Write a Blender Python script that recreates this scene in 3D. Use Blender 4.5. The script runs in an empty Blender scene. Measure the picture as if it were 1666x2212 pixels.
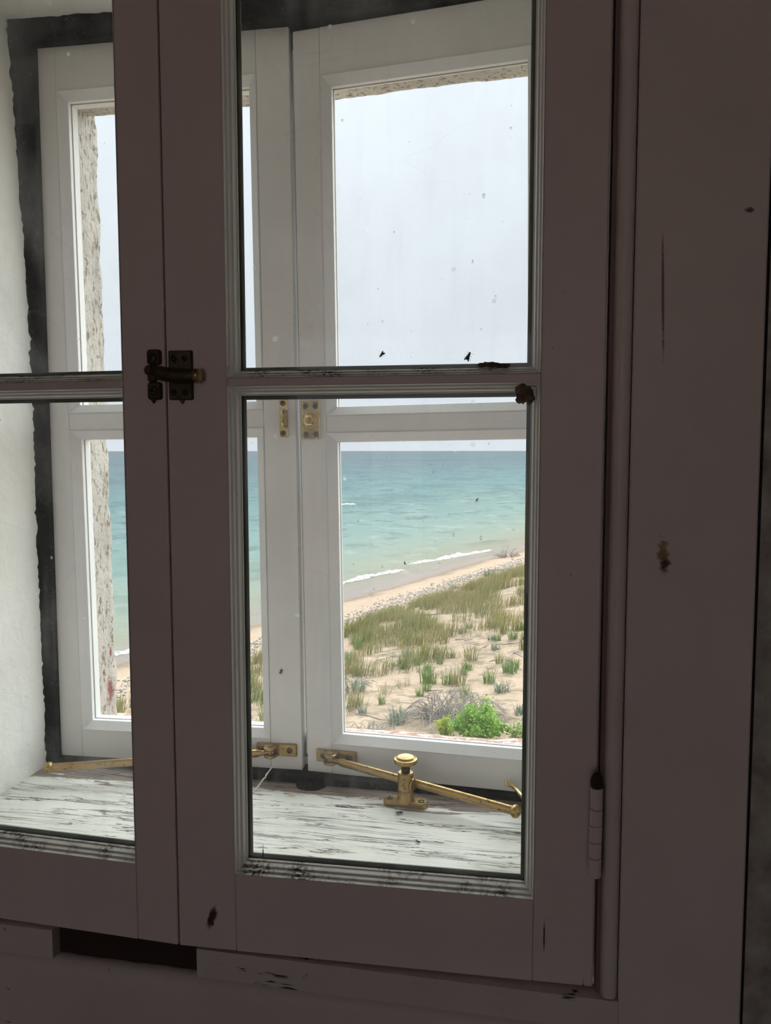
import bpy, math, random
import numpy as np
from mathutils import Vector, Matrix, noise as mnoise

# ------------------------------------------------------------------ camera, sky, exposure
SC = bpy.context.scene
COL = SC.collection
ZC = 1.5                                   # eye height above the room floor
F_PX, YAW, PITCH, ROLL = 1689.2, 0.1885, 0.07804, -0.00105

def setup_camera():
    a, p, r = YAW, PITCH, ROLL
    fw = Vector((-math.sin(a)*math.cos(p), math.cos(a)*math.cos(p), -math.sin(p)))
    rt = Vector((math.cos(a), math.sin(a), 0)); up = rt.cross(fw)
    rt2 = rt*math.cos(r) + up*math.sin(r); up2 = -rt*math.sin(r) + up*math.cos(r)
    cd = bpy.data.cameras.new('camera'); co = bpy.data.objects.new('camera', cd)
    COL.objects.link(co)
    m = Matrix((rt2, up2, -fw)).transposed().to_4x4(); m.translation = (0, 0, ZC)
    co.matrix_world = m
    cd.sensor_fit = 'HORIZONTAL'; cd.sensor_width = 36.0; cd.lens = F_PX*36.0/1666.0
    cd.clip_start = 0.01; cd.clip_end = 60000
    SC.camera = co
setup_camera()

SKY_H, SKY_Z = 0.755, 1.2                  # overcast luminance at the horizon, extra at the zenith
SKY_TINT = (0.93, 0.985, 1.075)
def setup_world():
    w = bpy.data.worlds.new('overcast'); SC.world = w; w.use_nodes = True
    nt = w.node_tree; nt.nodes.clear(); N = nt.nodes.new; L = nt.links.new
    tc = N('ShaderNodeTexCoord'); sp = N('ShaderNodeSeparateXYZ'); L(tc.outputs['Generated'], sp.inputs[0])
    def M(op, a, b):
        n = N('ShaderNodeMath'); n.operation = op
        for i, v in enumerate((a, b)):
            if hasattr(v, 'links'): L(v, n.inputs[i])
            else: n.inputs[i].default_value = v
        return n.outputs[0]
    s = M('MAXIMUM', sp.outputs['Z'], 0.0)
    k = M('ADD', M('MULTIPLY', M('MULTIPLY', s, s), SKY_Z), SKY_H)
    nz = N('ShaderNodeTexNoise'); nz.inputs['Scale'].default_value = 2.2; nz.inputs['Detail'].default_value = 3
    L(tc.outputs['Generated'], nz.inputs['Vector'])
    k = M('MULTIPLY', k, M('ADD', M('MULTIPLY', nz.outputs['Fac'], 0.12), 0.94))
    bg = N('ShaderNodeBackground'); bg.inputs[0].default_value = (*SKY_TINT, 1); L(k, bg.inputs[1])
    out = N('ShaderNodeOutputWorld'); L(bg.outputs[0], out.inputs[0])
setup_world()
def setup_sun(strength, azimuth, elevation, spread):
    # the sun behind thin cloud: a broad, shadowless disc. azimuth from the window's outward normal toward +x
    ld = bpy.data.lights.new('veiled_sun', 'SUN'); ld.energy = strength; ld.angle = math.radians(spread); ld.color = (1.0, .985, .95)
    o = bpy.data.objects.new('veiled_sun', ld); COL.objects.link(o)
    a, e = math.radians(azimuth), math.radians(elevation)
    d = Vector((math.sin(a)*math.cos(e), math.cos(a)*math.cos(e), math.sin(e)))
    o.rotation_euler = d.to_track_quat('Z', 'Y').to_euler(); o.location = (4, 12, 9)
setup_sun(6.6, 8, 30, 110)
SC.view_settings.view_transform = 'Standard'; SC.view_settings.look = 'None'
SC.view_settings.gamma = 1.0; SC.view_settings.use_curve_mapping = False
SC.view_settings.exposure = 0.25
SC.cycles.use_denoising = True
SC.cycles.max_bounces = 7; SC.cycles.diffuse_bounces = 4; SC.cycles.glossy_bounces = 3
SC.cycles.transmission_bounces = 4; SC.cycles.transparent_max_bounces = 24
SC.cycles.use_adaptive_sampling = True; SC.cycles.adaptive_threshold = 0.08; SC.cycles.sample_clamp_indirect = 6.0; SC.cycles.caustics_reflective = False

random.seed(4); RNG = np.random.default_rng(7)

# ------------------------------------------------------------------ node helper
class NT:
    def __init__(s, name):
        s.m = bpy.data.materials.new(name); s.m.use_nodes = True
        s.t = s.m.node_tree; s.t.nodes.clear()
        s.out = s.t.nodes.new('ShaderNodeOutputMaterial')
        s.geo = s.t.nodes.new('ShaderNodeNewGeometry'); s.pos = s.geo.outputs['Position']
    def n(s, typ, **kw):
        o = s.t.nodes.new('ShaderNode'+typ)
        for k, v in kw.items(): setattr(o, k, v)
        return o
    def put(s, sock, v):
        if hasattr(v, 'links'): s.t.links.new(v, sock)
        elif isinstance(v, (tuple, list)) and sock.type == 'RGBA': sock.default_value = (*v[:3], 1)
        else: sock.default_value = v
    def math(s, op, a, b=0.0, clamp=False):
        o = s.n('Math', operation=op, use_clamp=clamp); s.put(o.inputs[0], a); s.put(o.inputs[1], b); return o.outputs[0]
    def vec(s, scale, off=(0, 0, 0), src=None):
        o = s.n('Mapping'); s.put(o.inputs['Vector'], src or s.pos)
        o.inputs['Scale'].default_value = scale; o.inputs['Location'].default_value = off; return o.outputs[0]
    def noise(s, scale, detail=4, rough=.55, vec=None, dist=0.0):
        o = s.n('TexNoise'); s.put(o.inputs['Vector'], vec or s.pos); o.inputs['Scale'].default_value = scale
        o.inputs['Detail'].default_value = detail; o.inputs['Roughness'].default_value = rough
        o.inputs['Distortion'].default_value = dist; return o.outputs['Fac']
    def vor(s, scale, vec=None):
        o = s.n('TexVoronoi'); s.put(o.inputs['Vector'], vec or s.pos); o.inputs['Scale'].default_value = scale
        return o.outputs['Distance'], o.outputs['Color']
    def ramp(s, v, a, b, lo=0.0, hi=1.0):
        o = s.n('MapRange', clamp=True); s.put(o.inputs[0], v)
        o.inputs[1].default_value = a; o.inputs[2].default_value = b; o.inputs[3].default_value = lo; o.inputs[4].default_value = hi
        return o.outputs[0]
    def mix(s, f, a, b):
        o = s.n('Mix', data_type='RGBA'); s.put(o.inputs[0], f); s.put(o.inputs[6], a); s.put(o.inputs[7], b); return o.outputs[2]
    def cramp(s, v, stops):
        o = s.n('ValToRGB'); s.put(o.inputs[0], v); e = o.color_ramp.elements
        while len(e) < len(stops): e.new(.5)
        for i, (p, c) in enumerate(stops): e[i].position = p; e[i].color = (*c, 1)
        return o.outputs[0]
    def bump(s, h, strength=.3, dist=.002):
        o = s.n('Bump'); s.put(o.inputs['Height'], h); o.inputs['Strength'].default_value = strength
        o.inputs['Distance'].default_value = dist; return o.outputs[0]
    def sep(s, v=None):
        o = s.n('SeparateXYZ'); s.put(o.inputs[0], v or s.pos); return o.outputs
    def bsdf(s, col, rough=.6, metal=0.0, spec=.4, normal=None, **kw):
        o = s.n('BsdfPrincipled'); s.put(o.inputs['Base Color'], col); s.put(o.inputs['Roughness'], rough)
        s.put(o.inputs['Metallic'], metal); o.inputs['Specular IOR Level'].default_value = spec
        if normal is not None: s.put(o.inputs['Normal'], normal)
        for k, v in kw.items(): s.put(o.inputs[k], v)
        return o.outputs[0]
    def fin(s, sh): s.t.links.new(sh, s.out.inputs['Surface']); return s.m
    def stain(s, base, stains, axis=0):
        # marks with a shape of their own: (x, z, half width, half height, tilt, colour, ragged)
        q = s.sep(); x, z = q[axis], q[2]
        nz = s.noise(260, 3, .6)
        for (cx, cz, rx, rz, rot, col, rag) in stains:
            dx = s.math('SUBTRACT', x, cx); dz = s.math('SUBTRACT', z, cz + ZC)
            c, sn = math.cos(rot), math.sin(rot)
            u = s.math('DIVIDE', s.math('ADD', s.math('MULTIPLY', dx, c), s.math('MULTIPLY', dz, sn)), rx)
            w = s.math('DIVIDE', s.math('SUBTRACT', s.math('MULTIPLY', dz, c), s.math('MULTIPLY', dx, sn)), rz)
            r = s.math('SQRT', s.math('ADD', s.math('MULTIPLY', u, u), s.math('MULTIPLY', w, w)))
            r = s.math('ADD', r, s.math('MULTIPLY', s.math('SUBTRACT', nz, .5), rag))
            base = s.mix(s.ramp(r, .55, 1.05, 1.0, 0.0), base, col)
        return base

def m_paint(name, col, col2, rough=.5, stains=(), speck=0.0, speckcol=(.05, .03, .02), sscale=420, chips=0.0):
    t = NT(name)
    c = t.mix(t.ramp(t.noise(9, 5), .3, .7), col, col2)
    if speck > 0:
        k = t.ramp(t.noise(sscale, 4, .7), .74 - speck*.3, .80 - speck*.25)
        k = t.math('MULTIPLY', k, t.ramp(t.noise(45, 3), .42, .62))
        c = t.mix(k, c, speckcol)
    if chips > 0:
        k = t.ramp(t.noise(38, 5, .65, t.vec((.35, 1, 2.6))), .70 - chips*.1, .73 - chips*.1)
        c = t.mix(k, c, (.045, .028, .024))
    if stains: c = t.stain(c, stains)
    nb = t.bump(t.noise(140, 4, .6, t.vec((1, 1, .25))), .25, .0012)
    return t.fin(t.bsdf(c, rough, normal=nb))

MAT = {}
MAT['inner_paint'] = m_paint('inner_paint', (.83, .70, .685), (.76, .64, .63), .42, speck=.18, sscale=300, stains=[
    (-.2365, -.3535, .0034, .011, -.35, (.06, .03, .025), 1.5), (.0385, -.385, .0012, .012, 0, (.05, .02, .02), .8),
    (.011, -.344, .0007, .013, 0, (.10, .03, .04), .6)])
MAT['casing_paint'] = m_paint('casing_paint', (.80, .705, .68), (.72, .635, .615), .5, speck=.1, stains=[
    (.0842, -.0687, .0042, .0135, .08, (.30, .19, .08), 2.0), (.0848, -.0755, .0034, .0052, .1, (.07, .03, .02), 1.6),
    (.0795, .1, .0011, .045, .03, (.27, .15, .13), .9), (.130, .15, .003, .002, 0, (.12, .09, .08), 1.5)])
MAT['apron_paint'] = m_paint('apron_paint', (.76, .665, .645), (.66, .58, .57), .6, speck=.3, sscale=160, chips=.55)
MAT['bead_paint'] = m_paint('bead_paint', (.90, .89, .85), (.82, .81, .77), .45, speck=.25)
MAT['dirty_bead'] = m_paint('dirty_bead', (.74, .74, .70), (.60, .58, .52), .6, speck=1.0, speckcol=(.07, .04, .025), sscale=330)
MAT['outer_paint'] = m_paint('outer_paint', (.86, .865, .85), (.80, .81, .795), .45, speck=.05)
MAT['outer_bead'] = m_paint('outer_bead', (.80, .81, .81), (.74, .75, .75), .5, speck=.35, speckcol=(.18, .14, .11))
MAT['putty'] = m_paint('putty', (.17, .19, .15), (.11, .13, .10), .7)
MAT['outer_putty'] = m_paint('outer_putty', (.78, .80, .80), (.70, .72, .72), .6, speck=.2)
MAT['near_black'] = m_paint('near_black', (.012, .008, .009), (.02, .012, .013), .9)
MAT['red_wood'] = m_paint('red_wood', (.28, .19, .18), (.20, .13, .12), .8)
MAT['bare_wood'] = m_paint('bare_wood', (.030, .018, .015), (.05, .028, .02), .85)

def m_plaster():
    t = NT('reveal_plaster')
    c = t.mix(t.ramp(t.noise(14, 6, .6), .35, .7), (.83, .845, .81), (.75, .765, .73))
    k = t.ramp(t.noise(230, 3, .7), .70, .76); k = t.math('MULTIPLY', k, t.ramp(t.noise(22, 2), .5, .64))
    c = t.mix(k, c, (.22, .17, .14))
    k = t.ramp(t.noise(60, 4, .6, t.vec((1, .6, .5))), .70, .74)
    c = t.mix(k, c, (.50, .49, .46))
    h = t.math('ADD', t.noise(70, 6, .65), t.math('MULTIPLY', t.noise(12, 3), 1.4))
    return t.fin(t.bsdf(c, .7, normal=t.bump(h, .55, .0035)))
MAT['reveal_plaster'] = m_plaster()

def m_black():
    t = NT('black_frame')
    c = t.mix(t.ramp(t.noise(60, 5, .7), .4, .7), (.005, .006, .008), (.030, .028, .031))
    k = t.ramp(t.noise(260, 3, .75), .62, .70); k = t.math('MULTIPLY', k, t.ramp(t.noise(30, 2), .40, .58))
    c = t.mix(t.math('MULTIPLY', k, .6), c, (.30, .27, .25))
    return t.fin(t.bsdf(c, .75, spec=.25, normal=t.bump(t.noise(180, 5, .7), .9, .006)))
MAT['black_frame'] = m_black()

def m_sill():
    t = NT('sill_board')
    warp = t.noise(7, 2, .5, t.vec((.8, 1, 1)))
    w3 = t.n('Combine' + 'XYZ'); x, y, z = t.sep()
    t.put(w3.inputs[0], x); t.put(w3.inputs[1], t.math('ADD', y, t.math('MULTIPLY', warp, .022))); t.put(w3.inputs[2], 0.0)
    v = w3.outputs[0]
    fine = t.noise(1, 5, .62, t.vec((9, 330, 1), src=v))
    mid = t.noise(1, 4, .6, t.vec((10, 120, 1), src=v))
    broad = t.noise(1, 5, .62, t.vec((9, 42, 1), (3, 2, 0), src=v))
    back = t.ramp(y, .775, .838, 0.0, .30)
    paint = t.mix(t.ramp(t.noise(25, 4), .35, .7), (.76, .78, .73), (.68, .69, .63))
    wood = t.mix(t.ramp(fine, .35, .65), (.16, .125, .105), (.36, .30, .265))
    c = paint
    bare = t.ramp(t.math('ADD', t.math('ADD', t.math('MULTIPLY', broad, .75), t.math('MULTIPLY', mid, .25)), back), .665, .685)
    c = t.mix(bare, c, wood)
    crk = t.ramp(t.math('ABSOLUTE', t.math('SUBTRACT', mid, .5)), .004, .016, 1.0, 0.0)
    crk = t.math('MULTIPLY', crk, t.ramp(t.noise(1, 3, .5, t.vec((8, 60, 1), (7, 1, 0))), .48, .55))
    ln = t.noise(1, 3, .55, t.vec((3.2, 190, 1), (1, 4, 0), src=v))
    crk3 = t.math('MULTIPLY', t.ramp(t.math('ABSOLUTE', t.math('SUBTRACT', ln, .52)), .006, .030, 1.0, 0.0), t.ramp(t.noise(1, 3, .5, t.vec((7, 80, 1), (2, 8, 0))), .50, .60))
    crk = t.math('MAXIMUM', crk, t.math('MULTIPLY', crk3, .8))
    crk2 = t.math('MULTIPLY', t.ramp(fine, .63, .66), t.ramp(t.noise(1, 2, .5, t.vec((11, 40, 1), (1, 5, 0))), .48, .58))
    c = t.mix(t.math('MULTIPLY', crk2, .75), c, (.24, .17, .12))
    c = t.mix(crk, c, (.04, .027, .022))
    k = t.math('MULTIPLY', t.ramp(t.noise(300, 3, .7), .69, .74), t.ramp(t.noise(40, 2), .44, .6))
    c = t.mix(k, c, (.10, .06, .045))
    rust = t.ramp(t.noise(32, 4, .6, t.vec((.6, 1.4, 1), (2.3, .4, 0))), .70, .78)
    c = t.mix(t.math('MULTIPLY', rust, .8), c, (.50, .26, .09))
    h = t.math('SUBTRACT', t.math('MULTIPLY', fine, .35), t.math('ADD', t.math('MULTIPLY', bare, .5), crk))
    return t.fin(t.bsdf(c, .65, normal=t.bump(h, .7, .0022)))
MAT['sill_board'] = m_sill()

def m_brass(name, c1, c2, c3, rough=.34):
    t = NT(name)
    c = t.mix(t.ramp(t.noise(70, 5, .6), .35, .7), c1, c2)
    c = t.mix(t.ramp(t.noise(190, 4, .65, t.vec((1, 1, 1), (4, 1, 2))), .57, .66), c, c3)
    return t.fin(t.bsdf(c, t.ramp(t.noise(150, 3), .3, .7, rough - .08, rough + .16), .85, normal=t.bump(t.noise(300, 3), .15, .0008)))
MAT['brass'] = m_brass('brass', (.44, .31, .135), (.35, .24, .10), (.16, .11, .06))
MAT['bright_brass'] = m_brass('bright_brass', (.84, .66, .33), (.80, .61, .28), (.70, .51, .22), .16)
MAT['old_brass'] = m_brass('old_brass', (.10, .075, .045), (.06, .045, .03), (.03, .022, .018), .45)
MAT['screw'] = m_brass('screw', (.16, .13, .09), (.10, .08, .06), (.05, .04, .03), .4)

def m_pane(name, haze=.02, off=0.0, drops=False):
    t = NT(name)
    n1 = t.ramp(t.noise(11, 3, .6, t.vec((1, 1, 1), (off, 0, off))), .45, .80, 0, haze*2.0)
    n2 = t.ramp(t.noise(1, 2, .6, t.vec((85, 85, 9), (off, 0, 0))), .50, .8, 0, haze*.8)
    d, col = t.vor(70, t.vec((1, 1, 1), (off, 0, 3*off)))
    rnd = t.sep(col)
    size = t.ramp(rnd[0], .78, 1.0, 0.0, .17)
    sp = t.ramp(t.math('SUBTRACT', d, size), -.03, 0.0, .55, 0.0)
    sp = t.math('MULTIPLY', sp, t.math('GREATER_THAN', size, .005))
    scr = t.ramp(t.math('ABSOLUTE', t.math('SUBTRACT', t.noise(5, 2, .4, t.vec((1, 1, 2.3), (9+off, 2, 1))), .5)), .0, .0025, .16, 0)
    fac = t.math('ADD', t.math('ADD', n1, n2), t.math('ADD', t.math('MULTIPLY', sp, .5), t.math('MULTIPLY', scr, .25)))
    fac = t.math('ADD', fac, haze*.35, True)
    tr = t.n('BsdfTransparent'); tr.inputs[0].default_value = (.975, .985, .98, 1)
    tl = t.n('BsdfTranslucent'); tl.inputs[0].default_value = (.80, .81, .80, 1)
    df = t.n('BsdfDiffuse'); df.inputs[0].default_value = (.75, .75, .73, 1)
    m0 = t.n('MixShader'); m0.inputs[0].default_value = .4
    t.put(m0.inputs[1], tl.outputs[0]); t.put(m0.inputs[2], df.outputs[0])
    m1 = t.n('MixShader'); t.put(m1.inputs[0], fac); t.put(m1.inputs[1], tr.outputs[0]); t.put(m1.inputs[2], m0.outputs[0])
    lw = t.n('LayerWeight'); lw.inputs[0].default_value = .5
    fr = t.math('ADD', t.math('MULTIPLY', t.math('POWER', lw.outputs['Facing'], 5.0), .6), .03)
    gl = t.n('BsdfGlossy'); gl.inputs['Roughness'].default_value = .03
    m2 = t.n('MixShader'); t.put(m2.inputs[0], fr); t.put(m2.inputs[1], m1.outputs[0]); t.put(m2.inputs[2], gl.outputs[0])
    return t.fin(m2.outputs[0])
MAT['pane'] = m_pane('pane_glass', .065, 0.0)
MAT['outer_pane'] = m_pane('outer_pane_glass', .022, 4.3)
def m_drop():
    t = NT('raindrop'); g = t.n('BsdfGlossy'); g.inputs['Roughness'].default_value = .05
    tr = t.n('BsdfTransparent'); lw = t.n('LayerWeight'); lw.inputs[0].default_value = .4
    t.put(tr.inputs[0], t.cramp(lw.outputs['Facing'], [(.0, (1, 1, 1)), (.45, (.93, .93, .93)), (.85, (.55, .55, .55))])); m = t.n('MixShader'); m.inputs[0].default_value = .16; t.put(m.inputs[1], tr.outputs[0]); t.put(m.inputs[2], g.outputs[0])
    return t.fin(m.outputs[0])
MAT['drop'] = m_drop()
def m_clear():
    t = NT('clear_glass_side'); tr = t.n('BsdfTransparent'); tr.inputs[0].default_value = (.975, .985, .98, 1); return t.fin(tr.outputs[0])
MAT['clear'] = m_clear()

def m_peel():
    t = NT('peeling_masonry_paint')
    c = t.mix(t.ramp(t.noise(20, 5), .35, .7), (.56, .545, .50), (.47, .45, .41))
    k = t.ramp(t.noise(1, 5, .7, t.vec((190, 190, 75))), .545, .59)
    c = t.mix(k, c, (.22, .18, .14))
    k = t.ramp(t.noise(1, 4, .6, t.vec((60, 60, 22), (2, 1, 4))), .63, .66)
    c = t.mix(t.math('MULTIPLY', k, .8), c, (.36, .29, .23))
    c = t.stain(c, [(.939, -.318, .0085, .018, .1, (.25, .085, .065), 1.4), (.925, -.292, .003, .006, 0, (.25, .085, .065), 1.2), (.941, -.268, .003, .008, 0, (.25, .085, .065), 1.2)], 1)
    return t.fin(t.bsdf(c, .85, normal=t.bump(t.noise(90, 6, .7), .8, .006)))
MAT['peel'] = m_peel()
def m_stone():
    t = NT('peeled_sill_stone')
    c = t.mix(t.ramp(t.noise(120, 5, .7), .35, .65), (.34, .17, .13), (.46, .30, .23))
    k = t.ramp(t.noise(1, 5, .7, t.vec((45, 110, 60))), .52, .55)
    c = t.mix(k, c, (.78, .79, .76))
    k = t.math('MULTIPLY', t.ramp(t.noise(60, 4, .7, t.vec((1, 1, 1), (5, 5, 5))), .6, .66), .7)
    c = t.mix(k, c, (.20, .17, .09))
    return t.fin(t.bsdf(c, .85, normal=t.bump(t.noise(110, 6, .7), .8, .006)))
MAT['stone'] = m_stone()
def m_simple(name, c1, c2, sc=8, rough=.8, bumpd=0.0):
    t = NT(name); c = t.mix(t.ramp(t.noise(sc, 5, .6), .35, .68), c1, c2)
    return t.fin(t.bsdf(c, rough, normal=t.bump(t.noise(sc*6, 4), .4, bumpd) if bumpd else None))
MAT['room_wall'] = m_simple('room_wall_plaster', (.70, .63, .60), (.60, .54, .515), 6, .85, .004)
MAT['room_floor'] = m_simple('room_floor_boards', (.30, .20, .14), (.22, .14, .10), 5, .5)
MAT['wall_plaster'] = m_simple('mottled_wall_plaster', (.58, .56, .50), (.30, .26, .23), 40, .9, .006)
MAT['bug'] = m_simple('dark_insect', (.020, .012, .010), (.05, .03, .02), 400, .6)
MAT['wing'] = m_simple('insect_wing', (.12, .10, .08), (.2, .17, .14), 300, .4)
MAT['nest'] = m_simple('brown_nest', (.10, .055, .035), (.24, .17, .12), 260, .95, .003)
MAT['web'] = m_simple('cobweb', (.75, .75, .72), (.65, .65, .62), 200, .9)

# shore frame: origin on the waterline, l along the shore, s inland
SA = (-21.77, 38.18); SD = (.3586, .9335); SN = (.9335, -.3586)
def shore_nodes(t):
    x, y, z = t.sep()
    dx = t.math('SUBTRACT', x, SA[0]); dy = t.math('SUBTRACT', y, SA[1])
    s = t.math('ADD', t.math('MULTIPLY', dx, SN[0]), t.math('MULTIPLY', dy, SN[1]))
    l = t.math('ADD', t.math('MULTIPLY', dx, SD[0]), t.math('MULTIPLY', dy, SD[1]))
    return l, s
def m_sand():
    t = NT('dune_sand'); l, s = shore_nodes(t)
    sw = t.math('ADD', s, t.math('MULTIPLY', t.math('SUBTRACT', t.noise(.35, 3), .5), 3.0))
    dry = t.mix(t.ramp(t.noise(.8, 6, .65), .35, .7), (.45, .345, .252), (.375, .29, .213))
    c = t.mix(t.ramp(sw, 3.0, 4.6), (.37, .275, .20), dry)                   # orange-ish band of coarse sand
    edge = t.math('MULTIPLY', t.ramp(sw, 1.2, 2.3), t.ramp(sw, 2.4, 3.4, 1.0, 0.0))
    c = t.mix(t.math('MULTIPLY', edge, .8), c, (.18, .147, .117))
    wet = t.ramp(sw, 1.4, 2.2, 1.0, 0.0)
    c = t.mix(wet, c, (.225, .193, .178))
    k = t.math('MULTIPLY', t.ramp(t.noise(1.5, 6, .76), .47, .60), t.ramp(s, 11, 15))
    c = t.mix(t.math('MULTIPLY', k, .8), c, (.185, .155, .11))               # litter of dead leaves and twigs
    r = t.ramp(sw, 1.2, 2.6, .35, .9)
    return t.fin(t.bsdf(c, t.math('ADD', r, .35, True), spec=.05, normal=t.bump(t.noise(3, 6, .65), .7, .12)))
MAT['sand'] = m_sand()
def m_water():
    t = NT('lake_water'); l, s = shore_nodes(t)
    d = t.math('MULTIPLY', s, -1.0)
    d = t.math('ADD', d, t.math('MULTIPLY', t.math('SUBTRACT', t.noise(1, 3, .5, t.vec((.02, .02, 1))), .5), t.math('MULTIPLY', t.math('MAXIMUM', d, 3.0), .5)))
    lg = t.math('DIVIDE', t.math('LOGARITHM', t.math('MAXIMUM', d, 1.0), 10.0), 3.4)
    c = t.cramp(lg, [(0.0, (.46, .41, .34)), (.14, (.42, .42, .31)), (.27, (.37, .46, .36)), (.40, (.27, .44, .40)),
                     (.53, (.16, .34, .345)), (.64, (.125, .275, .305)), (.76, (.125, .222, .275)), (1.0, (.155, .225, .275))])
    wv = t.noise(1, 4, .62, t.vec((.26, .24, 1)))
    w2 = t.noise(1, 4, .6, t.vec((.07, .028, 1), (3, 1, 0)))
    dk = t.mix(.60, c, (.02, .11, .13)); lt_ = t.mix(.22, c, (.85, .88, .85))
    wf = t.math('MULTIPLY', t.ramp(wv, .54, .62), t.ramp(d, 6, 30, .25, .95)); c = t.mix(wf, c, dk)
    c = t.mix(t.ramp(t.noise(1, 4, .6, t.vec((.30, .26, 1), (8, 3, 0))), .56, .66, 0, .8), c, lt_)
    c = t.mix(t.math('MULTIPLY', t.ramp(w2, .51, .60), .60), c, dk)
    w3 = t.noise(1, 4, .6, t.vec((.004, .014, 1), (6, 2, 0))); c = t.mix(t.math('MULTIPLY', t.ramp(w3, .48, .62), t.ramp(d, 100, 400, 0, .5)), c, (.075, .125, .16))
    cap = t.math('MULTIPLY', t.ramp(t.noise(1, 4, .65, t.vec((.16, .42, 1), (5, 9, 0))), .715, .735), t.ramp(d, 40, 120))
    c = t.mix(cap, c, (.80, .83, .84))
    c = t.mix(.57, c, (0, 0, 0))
    h = t.noise(1, 5, .6, t.vec((.5, 1.1, 1)))
    nb = t.bump(h, .5, .25)
    df = t.n('BsdfDiffuse'); t.put(df.inputs[0], c); t.put(df.inputs['Normal'], nb)
    gl = t.n('BsdfGlossy'); gl.inputs['Roughness'].default_value = .35; t.put(gl.inputs['Normal'], nb)
    mx = t.n('MixShader'); mx.inputs[0].default_value = .05; t.put(mx.inputs[1], df.outputs[0]); t.put(mx.inputs[2], gl.outputs[0])
    return t.fin(mx.outputs[0])
MAT['water'] = m_water()
def m_attr(name, rough=.8, trans=0.0):
    t = NT(name); a = t.n('Attribute', attribute_name='tint')
    sh = t.bsdf(a.outputs['Color'], rough, spec=.2)
    if trans:
        tl = t.n('BsdfTranslucent'); t.put(tl.inputs[0], a.outputs['Color']); m = t.n('MixShader'); m.inputs[0].default_value = trans
        t.put(m.inputs[1], sh); t.put(m.inputs[2], tl.outputs[0]); sh = m.outputs[0]
    return t.fin(sh)
MAT['blade'] = m_attr('grass_blade', .7, .3)
MAT['leaf'] = m_attr('leaf', .55, .35)
MAT['pebble'] = m_attr('pebble', .8)
MAT['twig'] = m_simple('grey_twig', (.36, .33, .295), (.25, .22, .19), 3, .9)
MAT['foam'] = m_simple('wave_foam', (.80, .81, .80), (.36, .38, .33), 2.6, .9)
MAT['house_paint'] = m_simple('white_house_wall', (.66, .65, .61), (.56, .54, .5), 3, .9, .01)

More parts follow.
